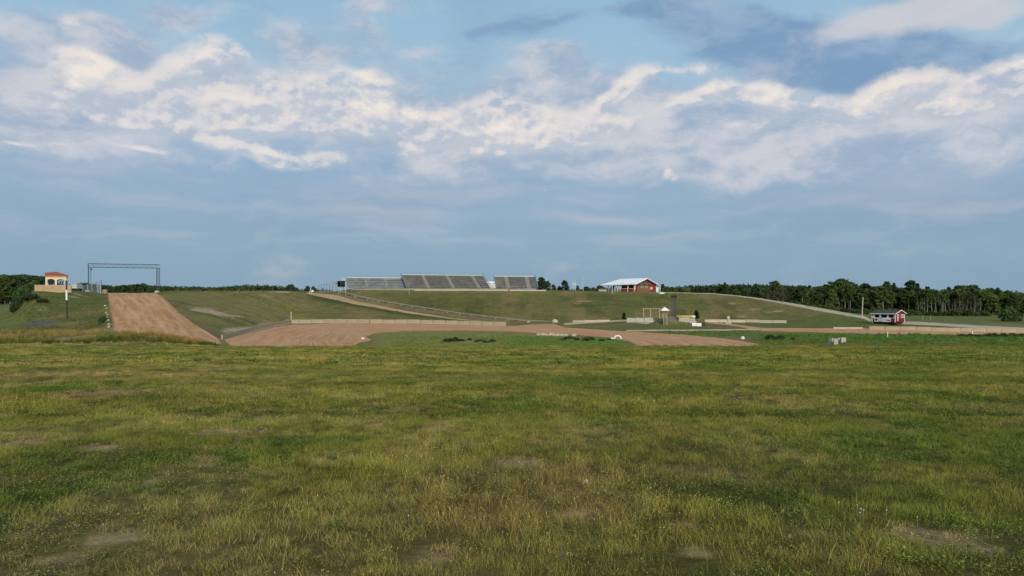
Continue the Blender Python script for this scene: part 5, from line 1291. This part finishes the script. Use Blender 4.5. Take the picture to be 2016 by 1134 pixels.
# ------------------------------------------------------------------ trees
lm_dark = leaf_mat('foliage_dark', (.058,.098,.044), .3); lm_mid = leaf_mat('foliage_mid', (.080,.120,.040), .3); lm_con = leaf_mat('foliage_conifer', (.036,.064,.034), .3)
lm_dead = leaf_mat('foliage_dead', (.095,.080,.058), .25); lm_far = leaf_mat('foliage_far', (.052,.086,.046), .2); lm_ever = leaf_mat('foliage_evergreen', (.020,.042,.016), .2)
m_bark = pm('grey_bark', (.13,.115,.095), .95, .3, 2., .3); m_birch = pm('pale_bark', (.17,.165,.14), .9, .25, 2., .2)
def leafcloud(cents, rads, per, size, flat=.8, tone=None):
    n = len(cents)*per; c = np.repeat(np.array(cents), per, 0); r = np.repeat(np.array(rads), per, 0)
    d = RS.randn(n, 3); d /= np.linalg.norm(d, axis=1)[:, None]; rr_ = RS.rand(n)**.45
    p = c+d*rr_[:, None]*r
    u = RS.randn(n, 3); u /= np.linalg.norm(u, axis=1)[:, None]; nrm = d+.9*RS.randn(n, 3); k = np.cross(u, nrm); k /= np.linalg.norm(k, axis=1)[:, None]+1e-6; u = np.cross(nrm, k); u /= np.linalg.norm(u, axis=1)[:, None]+1e-6
    s = size*(.55+.9*RS.rand(n))[:, None]
    v = np.stack([p-u*s, p-k*s*.62, p+u*s, p+k*s*.62], 1).reshape(-1, 3); f = np.arange(n*4).reshape(-1, 4)
    ct = np.repeat(.72+.55*RS.rand(len(cents)), per)*(.85+.3*RS.rand(n)); col = np.stack([ct*(.95+.25*RS.rand(n)), ct, ct*.9], 1)
    return v, f, np.repeat(col, 4, 0)
def trunk_mb(h, r, lean=0., limbs=6, spread=3., z0=.35):
    mb = MB(); k = 6; pts = [Vector((lean*(i/k)**2*h+.12*math.sin(i*1.7), .12*math.cos(i*2.3), h*i/k)) for i in range(k+1)]; pts[0] = Vector((0, 0, -.4))
    for i in range(k): mb.tube(pts[i], pts[i+1], r*(1-.8*i/k), 7, r*(1-.8*(i+1)/k))
    for j in range(limbs):
        t = z0+(.9-z0)*j/max(1, limbs-1); a = j*2.4; i = min(k-1, int(t*k)); p = pts[i].lerp(pts[i+1], t*k-i); L_ = spread*(1.1-t)
        m_ = p+Vector((math.cos(a)*L_*.5, math.sin(a)*L_*.5, L_*.35)); q = m_+Vector((math.cos(a+.3)*L_*.5, math.sin(a+.3)*L_*.5, L_*.45))
        mb.tube(p, m_, r*.32*(1.2-t), 5, r*.2*(1.2-t)); mb.tube(m_, q, r*.2*(1.2-t), 5, r*.06)
    return mb
def tree(name, label, cat, kind, mat, bark, h=10., w=6., cb=.3, per=52, size=.30, group=None, limbs=6):
    t = thing(name, label, cat, (0, 0, 0), 0, group)
    cents = []; rads = []
    if kind == 'broad':
        for i in range(64):
            z = cb+(1-cb)*RS.rand()**.85; q = (z-cb)/(1-cb); rad = w/2*(math.sin(math.pi*min(.97, .18+.78*q))**.7)*(.45+.6*RS.rand())
            a = RS.rand()*6.28; s = w*(.12+.11*RS.rand()); cents.append((rad*math.cos(a)*.85, rad*math.sin(a)*.85, z*h-s*.5)); rads.append((s, s, s*.72))
    elif kind == 'conifer':
        nl = 17
        for i in range(nl):
            q = i/nl; z = cb+(1-cb)*q; rad = w/2*(1-q)**.85+.12
            for j in range(5):
                a = i*2.1+j*1.257+RS.rand()*.5; rr_ = rad*(.45+.5*RS.rand()); s = .20+rad*.34; cents.append((rr_*math.cos(a), rr_*math.sin(a), z*h-.12*rr_+RS.randn()*.12)); rads.append((s, s, s*.35+.1))
        per = int(per*.5)
    elif kind == 'pine':
        for i in range(26):
            z = .62+.38*RS.rand(); a = RS.rand()*6.28; rad = w/2*(.3+.7*RS.rand())*(1.25-z); s = .5+.5*RS.rand(); cents.append((rad*math.cos(a), rad*math.sin(a), z*h-.4)); rads.append((s*1.2, s*1.2, s*.4))
    elif kind == 'slim':
        for i in range(26):
            z = cb+(1-cb)*RS.rand(); a = RS.rand()*6.28; rad = w/2*(.2+.6*RS.rand()); s = w*(.12+.10*RS.rand()); cents.append((rad*math.cos(a), rad*math.sin(a), z*h-.3)); rads.append((s, s, s*1.1))
    elif kind == 'egg':
        for i in range(60):
            q = RS.rand(); rad = w/2*(1-q**1.6)**.5*(.55+.35*RS.rand())*(1 if q > .12 else .8); a = RS.rand()*6.28; s = w*.14; cents.append((rad*math.cos(a), rad*math.sin(a), .06*h+q*h*.88)); rads.append((s, s, s))
    v, f, c = leafcloud(cents, rads, per, size)
    mb = trunk_mb(h*.93 if kind != 'broad' else h*.8, h*.016+.04, .02, limbs, w*.45, cb if kind != 'broad' else cb*.8)
    mb.build('trunk', bark, t); raw_mesh('crown', v, f, mat, t, cols=c, colname='bl')
    snap(t); return t
GF = 'trees of the forest edge behind the kiosk'
protoT = dict(
 b1=tree('broadleaf_tree', '', 'tree', 'broad', lm_dark, m_bark, 10, 6.4, .22), b2=tree('broadleaf_tree', '', 'tree', 'broad', lm_mid, m_bark, 10, 5.6, .30), b3=tree('broadleaf_tree', '', 'tree', 'broad', lm_dark, m_bark, 10, 5.0, .15),
 s1=tree('slender_tree', '', 'tree', 'slim', lm_mid, m_birch, 10, 3.2, .45, per=40), s2=tree('slender_tree', '', 'tree', 'slim', lm_dark, m_birch, 10, 3.6, .52, per=44),
 c1=tree('conifer_tree', '', 'tree', 'conifer', lm_con, m_bark, 10, 4.0, .12), c2=tree('conifer_tree', '', 'tree', 'conifer', lm_con, m_bark, 10, 3.0, .2), p1=tree('pine_tree', '', 'tree', 'pine', lm_con, m_bark, 10, 4.4, .6),
 d1=tree('bare_tree', '', 'tree', 'slim', lm_dead, m_birch, 10, 4.2, .25, per=22, size=.22, limbs=10), f1=tree('broadleaf_tree', '', 'tree', 'broad', lm_far, m_bark, 10, 7.0, .12))
USED = set()
def place(k, px, Y, top, label, group, wide=1., base=None, sink=0.):
    x, y = Wp(px, Y); z = zf(x, y)-sink if base is None else base
    h = max(1.5, zpx(top, Y)-z); s = h/10.; sw = s*wide
    if k not in USED: o = protoT[k]; USED.add(k)
    else: o = dup(protoT[k])
    o.location = (x, y, z); o.scale = (sw, sw, s); o.rotation_euler.z = random.random()*6.28
    o['label'] = label; o['group'] = group
    return o
SKY = [(1300,565),(1330,563),(1400,566),(1425,557),(1440,564),(1470,564),(1500,562),(1525,554),(1545,562),(1580,560),(1610,561),(1640,556),(1655,549),(1672,552),(1690,562),(1705,558),(1720,560),(1745,556),(1765,562),(1780,561),(1800,560),(1815,565),(1830,566),(1850,570),(1865,567),(1890,563),(1920,562),(1935,568),(1960,566),(1975,570),(2000,571),(2020,573),(2100,568),(2250,565)]
sky_at = lambda px: float(np.interp(px, [s[0] for s in SKY], [s[1] for s in SKY]))
KN = {'b': 'broad dark green tree', 's': 'slender pale-trunked tree', 'c': 'spired dark conifer', 'p': 'tall open-crowned pine', 'd': 'leafless brownish tree'}
def zone(px):
    if px < 1500: return 'behind the top of the berm road'
    if px < 1690: return 'behind the sloping berm road'
    if px < 1800: return 'behind the red kiosk'
    if px < 1945: return 'behind the right meadow'
    return 'near the right picture edge'
def lab(k, px, row_): return KN[k[0]]+(' deep in the wood ' if row_ == 'back' else ' at the wood front ')+zone(px)
# back rows: fill the body of the wood
n_tr = 0
px = 1402.
while px < 2075:
    Y = 372+random.uniform(-22, 40); k = random.choices(['b1', 'b2', 'b3', 'c1', 'c2', 's2'], [5, 4, 4, 2, 2, 1])[0]
    place(k, px, Y, sky_at(px)+random.uniform(-1, 5)+(2 if k[0] == 'b' else -1), lab(k, px, 'back'), 'forest trees '+zone(px)+', deep rows', random.uniform(1., 1.35)); px += random.uniform(6.5, 11); n_tr += 1
px = 1500.
while px < 2075:
    Y = 338+random.uniform(-10, 14); k = random.choices(['b1', 'b3', 'b2', 'c1', 's2'], [5, 5, 4, 2, 2])[0]
    place(k, px, Y, sky_at(px)+random.uniform(4, 14), lab(k, px, 'back'), 'forest trees '+zone(px)+', deep rows', random.uniform(1., 1.4)); px += random.uniform(9, 14); n_tr += 1
# front row
px = 1512.
while px < 2070:
    Y = 314+random.uniform(-8, 10)
    if 1500 < px < 1555: k = random.choice(['d1', 'd1', 'b3']); top = random.uniform(564, 572)
    elif 1805 < px < 1945: k = random.choice(['s1', 's2', 's2', 'd1', 'd1', 's1']); top = random.uniform(570, 582)
    else: k = random.choices(['b1', 'b3', 'b2', 's1', 's2', 'c1', 'd1'], [3, 3, 4, 3, 3, 1, 1])[0]; top = sky_at(px)+random.uniform(4, 20)
    place(k, px, Y, top, lab(k, px, 'front'), 'forest trees '+zone(px)+', front row', random.uniform(.95, 1.25)); px += random.uniform(7, 12) if not 1805 < px < 1945 else random.uniform(5, 8.5); n_tr += 1
# landmark trees on the skyline
for k, px, Y, top, wd_, lb in [
 ('b1', 1657, 322, 548.5, 1.15, 'tallest broad-crowned tree on the skyline left of the pale timber pole'),
 ('b2', 1526, 345, 553, .9, 'rounded tree standing above the skyline over the brownish bare trees'),
 ('c2', 1427, 360, 555.5, 1.0, 'small spired conifer on the skyline at the top of the berm road'),
 ('p1', 1745, 330, 553, .9, 'pine with tufted head on the skyline just left of the kiosk ridge'),
 ('c1', 1760, 335, 556, .8, 'thin conifer spire right above the kiosk roof'),
 ('p1', 1793, 328, 551, 1.1, 'tallest pine with layered head on the skyline right of the kiosk'),
 ('c1', 1806, 335, 557, 1., 'pointed conifer beside the tallest pine right of the kiosk'),
 ('c2', 1827, 338, 564, 1.1, 'short pointed conifer between the tallest pine and the long wooded hump'),
 ('p1', 1705, 335, 556.5, 1., 'feathery pine on the skyline above the pale timber pole'),
 ('c2', 1964, 338, 566, 1.1, 'lone conifer spire near the right end of the skyline'),
 ('s1', 1664, 306, 560, .8, 'pale-trunked slender tree at the front under the tallest broad crown'),
 ('s1', 1674, 304, 562, .8, 'thin white-stemmed tree left of the timber pole'),
 ('b1', 1890, 345, 562, 1.5, 'broad crown topping the wooded hump over the right meadow'),
 ('b1', 1915, 345, 561, 1.4, 'second broad crown right along the wooded hump over the right meadow')]:
    place(k, px, Y, top, lb, GF, wd_); n_tr += 1
# bare pale stems standing at the wood's edge
st0 = None
for i in range(26):
    px = [1652, 1663, 1671, 1789, 1803, 1807, 1812, 1816, 1820, 1826, 1834, 1841, 1853, 1856, 1858, 1876, 1880, 1884, 1905, 1912, 1920, 1930, 1640, 1626, 1868, 1890][i]; Y = 300+random.uniform(-4, 5); x, y = Wp(px, Y)
    if st0 is None:
        st0 = thing('dead_tree', '', 'tree', (0, 0, 0), 0, 'bare pale stems at the forest edge'); trunk_mb(6., .10, .03, 4, 1.2, .5).build('trunk', m_birch, st0); snap(st0); o = st0
    else: o = dup(st0)
    o.location = (x, y, zf(x, y)); s = random.uniform(.7, 1.15); o.scale = (s, s, s*random.uniform(.8, 1.15)); o.rotation_euler.z = random.random()*6
    o['label'] = 'bare pale stem at the forest edge '+zone(px)
# undergrowth
bush_v = tree('bush', '', 'bush', 'egg', lm_mid, m_bark, 2, 2.6, .1, per=26, size=.14); bush_d = tree('bush', '', 'bush', 'egg', lm_dark, m_bark, 2, 3.0, .1, per=26, size=.14)
def bush(px, Y, h, w, label, group, proto=None, first=[]):
    p = proto or bush_v; x, y = Wp(px, Y)
    if p.name not in USED: USED.add(p.name); o = p
    else: o = dup(p)
    o.location = (x, y, zf(x, y)-.1); o.scale = (w/2.8, w/2.8, h/2.); o.rotation_euler.z = random.random()*6.28; o['label'] = label; o['group'] = group; return o
px = 1785.
while px < 1940:
    bush(px, 292+random.uniform(-4, 4), random.uniform(1.3, 2.4), random.uniform(3.2, 5.5), 'low rounded bush along the back of the right meadow under the pale stems', 'bushes under the forest edge', random.choice([bush_v, bush_d])); px += random.uniform(7, 12)
px = 1560.
while px < 1790:
    bush(px, 290+random.uniform(-4, 4), random.uniform(1.2, 2.6), random.uniform(3., 5.), 'scrubby bush at the forest foot behind the berm road and kiosk', 'scrub behind the berm road', random.choice([bush_v, bush_d])); px += random.uniform(9, 15)
bush(1986, 232, 4.4, 5.2, 'big dark round bush standing alone in the right meadow', 'lone bushes', bush_d)
bush(1999, 236, 3.2, 4.0, 'smaller dark bush touching the big round one in the right meadow', 'lone bushes', bush_d)
px = 1892.; i = 0
while px < 2030:
    x, y, z = hp(px, 662.5); bush(px, y, random.uniform(.5, .85), random.uniform(1.1, 2.0), 'low dark shrub in the row along the track edge at far right', 'low dark shrubs along the far right track', bush_d); px += random.uniform(7, 11)
for px, py, h, w, lb in [(1516, 669, 1., 1.9, 'left one of two dark shrubs in the lush grass right of the white rock'), (1536, 669, .9, 1.8, 'right one of two dark shrubs in the lush grass right of the white rock'),
      (1560, 670, .6, 1.2, 'faint small shrub right of the two dark shrubs')]:
    x, y, z = hp(px, py); bush(px, y, h, w, lb, 'shrubs in the lush strip', bush_d)
for i, px in enumerate([886, 897, 909, 921, 934, 946, 957, 968, 1108, 1117, 1126, 1138, 1149, 1160, 1186, 1197]):
    x, y, z = hp(px, 673 if px < 1000 else 669.5); bush(px+random.uniform(-4, 4), y+random.uniform(-4, 6), random.uniform(.25, .75), random.uniform(.8, 2.2), 'dark leafy weed clump '+('left' if px < 1000 else 'right')+' of the white blocks in the infield', 'dark weed clumps in the infield '+('left' if px < 1000 else 'right'), bush_d)
for px, Y, h, w, lb in [(42, 176, 3.9, 3.8, 'tall dark bush at the left foot of the pavilion mound'), (32, 174, 2.2, 2.6, 'lower bush left of the tall dark one by the mound'), (62, 171, 1.5, 3.4, 'dark bush on the slope under the left end of the masonry wall'), (84, 168, 1.0, 2.6, 'bushy growth below the middle of the masonry wall'), (203, 134, 1.3, 1.6, 'single green bush beside the left edge of the ramp'),
      (48, 186, 3.0, 3.2, 'bush behind the tall dark one at the mound')]:
    bush(px, Y, h, w, lb, 'bushes around the pavilion mound', bush_d)
# two clipped evergreens by the track
e1 = tree('evergreen_shrub', 'dense dark round-topped evergreen at the left end of the grey block wall', 'shrub', 'egg', lm_ever, m_bark, 1.9, 1.15, .1, per=60, size=.09); e1.location = (*Wp(1228.5, 219), zpx(628.5, 219))
e2 = tree('evergreen_shrub', 'dark pointed evergreen at the right end of the yellow pipe', 'shrub', 'conifer', lm_ever, m_bark, 1.75, 1.2, .02, per=90, size=.09); e2.location = (*Wp(1371, 209.5), zpx(625.5, 209.5))
# trees behind the berm, centre
GB = 'trees behind the berm between bleachers and clubhouse'
for k, px, Y, top, wd_, lb in [('b1', 1066, 345, 545.5, 1.15, 'big dark tree rising right behind the right bleacher'), ('b3', 1078, 340, 553, 1.2, 'dark tree sloping down right of the big one by the bleacher'), ('b2', 1090, 335, 560, 1.2, 'lower pale green tree in the dip before the round tree'),
   ('f1', 1112, 340, 552, 1.05, 'round-crowned tree left of the H-shaped sign'), ('b3', 1101, 345, 563, 1.4, 'small tree in the dip left of the round-crowned one'), ('b3', 1137, 350, 562, .9, 'small dark tree just right of the H-shaped sign'), ('b1', 1154, 350, 564, 1.6, 'low spreading tree behind the utility pole'),
   ('f1', 1181, 350, 561.5, 1.5, 'wide low tree behind the timber table'), ('b2', 1168, 350, 566, 1.3, 'small tree between utility pole and timber table'), ('b1', 1207, 348, 562, 1.2, 'dark tree seen through the open shelter of the clubhouse'), ('b2', 1305, 350, 559, .8, 'upright tree just right of the clubhouse lean-to'), ('b1', 1313, 345, 564, 1.2, 'low tree right of the clubhouse above the white heap')]:
    place(k, px, Y, top, lb, GB, wd_)
px = 1322.
while px < 1420:
    k = random.choice(['c1', 'c2', 'b2', 's1']); place(k, px, 420+random.uniform(-20, 20), random.uniform(563, 568), 'distant small tree in the line right of the clubhouse', 'distant tree line right of the clubhouse', 1.1); px += random.uniform(5, 8)
# trees at left
GL = 'trees behind the left hills'
for k, px, Y, top, wd_, lb in [('f1', 571, 380, 560, 1.3, 'round tree on the skyline of the near hill, left of the wire fence'), ('b1', 583, 385, 566, 1.2, 'small tree at the right of the round skyline tree'), ('b1', 605, 350, 563, 1.1, 'dark tree left of the tall wire fence'), ('b3', 617, 352, 563.5, 1.1, 'dark tree behind the white track sign'), ('b2', 621, 352, 567, 1., 'paler tree touching the foot of the wire fence'),
    ('b1', 155, 330, 558, 1.1, 'tree top above the box trailer'), ('f1', 163, 330, 557, 1.1, 'tree top behind the left end of the see-through fence'), ('b3', 172, 330, 557, 1.2, 'tree top behind the left gantry leg'), ('b1', 186, 330, 559, 1.3, 'tree behind the see-through fence'), ('f1', 196, 330, 561, 1.2, 'tree behind the taller fence panel')]:
    place(k, px, Y, top, lb, GL, wd_, sink=1.0)
px = 203.
while px < 345:
    k = random.choice(['b1', 'b3', 'f1', 'b2']); place(k, px, 340+random.uniform(-15, 20), np.interp(px, [203, 230, 262, 285, 300, 330, 345], [560, 563, 559, 558, 561, 562, 565])+random.uniform(-1, 2.5), 'tree in the row behind the top of the dirt ramp', 'trees behind the dirt ramp', random.uniform(1.1, 1.4), sink=1.); px += random.uniform(6, 10)
# forest at far left
px = -12.
while px < 96:
    k = random.choice(['b1', 'b3', 'b2', 'f1'])
    place(k, px, 430+random.uniform(-15, 30), np.interp(px, [0, 20, 50, 62, 75, 90], [541, 541.5, 539.5, 540, 542, 544])+random.uniform(0, 3), 'tall tree of the dense wood at the far left, back row', 'wood at far left, back row', random.uniform(1.1, 1.4)); px += random.uniform(6, 9)
px = -12.
while px < 80:
    k = random.choice(['b1', 'b3', 'b2', 'c1'])
    place(k, px, 385+random.uniform(-6, 6), random.uniform(552, 574), 'lower tree of the dense wood at the far left, front row', 'wood at far left, front row', random.uniform(1.1, 1.5)); px += random.uniform(5, 8)
# far wooded ridges that read as one mass
def mass(name, label, pts, Y, thick, mat, per=14, size=.8):
    cents = []; rads = []; x0 = pts[0][0]; px = x0
    while px < pts[-1][0]:
        top = float(np.interp(px, [p[0] for p in pts], [p[1] for p in pts]))
        for q in range(3):
            yy = Y+thick*(q-1); zt = zpx(top+random.uniform(-.6, 1.2), yy)-q*.3
            z = zt-1.5
            while z > zpx(600, Y)-3: s = random.uniform(1.6, 2.8); cents.append((Wp(px, yy)[0], yy+random.uniform(-2, 2), z)); rads.append((s*1.3, s, s)); z -= 2.6
        px += 2.6*F/Y
    v, f, c = leafcloud(cents, rads, per, size); o = raw_mesh(name, v, f, mat, cols=c, colname='bl'); return tag(o, label, 'woodland', kind='stuff')
mass('distant_woodland', 'low distant woodland line beyond the near hill', [(330,564),(350,564.5),(370,565),(400,566),(420,567),(445,565),(465,563),(500,562),(530,562.5),(555,564),(570,568),(600,571),(640,571),(660,574)], 640, 5, lm_far, 30, .9)
mass('distant_woodland', 'far woodland behind the open shelter and trees right of the bleachers', [(1050,572),(1100,570),(1200,569),(1300,568),(1340,564),(1400,562),(1480,560),(1600,566),(1700,566),(1800,568)], 560, 5, lm_far, 26, .9)
mass('distant_woodland', 'dense forest body closing the back of the right meadow', [(1490,570),(1560,568),(1640,566),(1700,567),(1800,568),(1850,574),(1900,568),(1960,572),(2016,577),(2140,574)], 405, 4, lm_dark, 16, .75)
mass('distant_woodland', 'hazy woodland left of the ramp seen behind the pavilion', [(90,552),(110,560),(150,563),(200,564),(330,566)], 520, 5, lm_far, 26, .9)
for k, p in protoT.items():
    if k not in USED:
        for ch_ in list(KIDS.get(p.name, [])): bpy.data.objects.remove(ch_)
        bpy.data.objects.remove(p)
print('objects', len(C.objects))
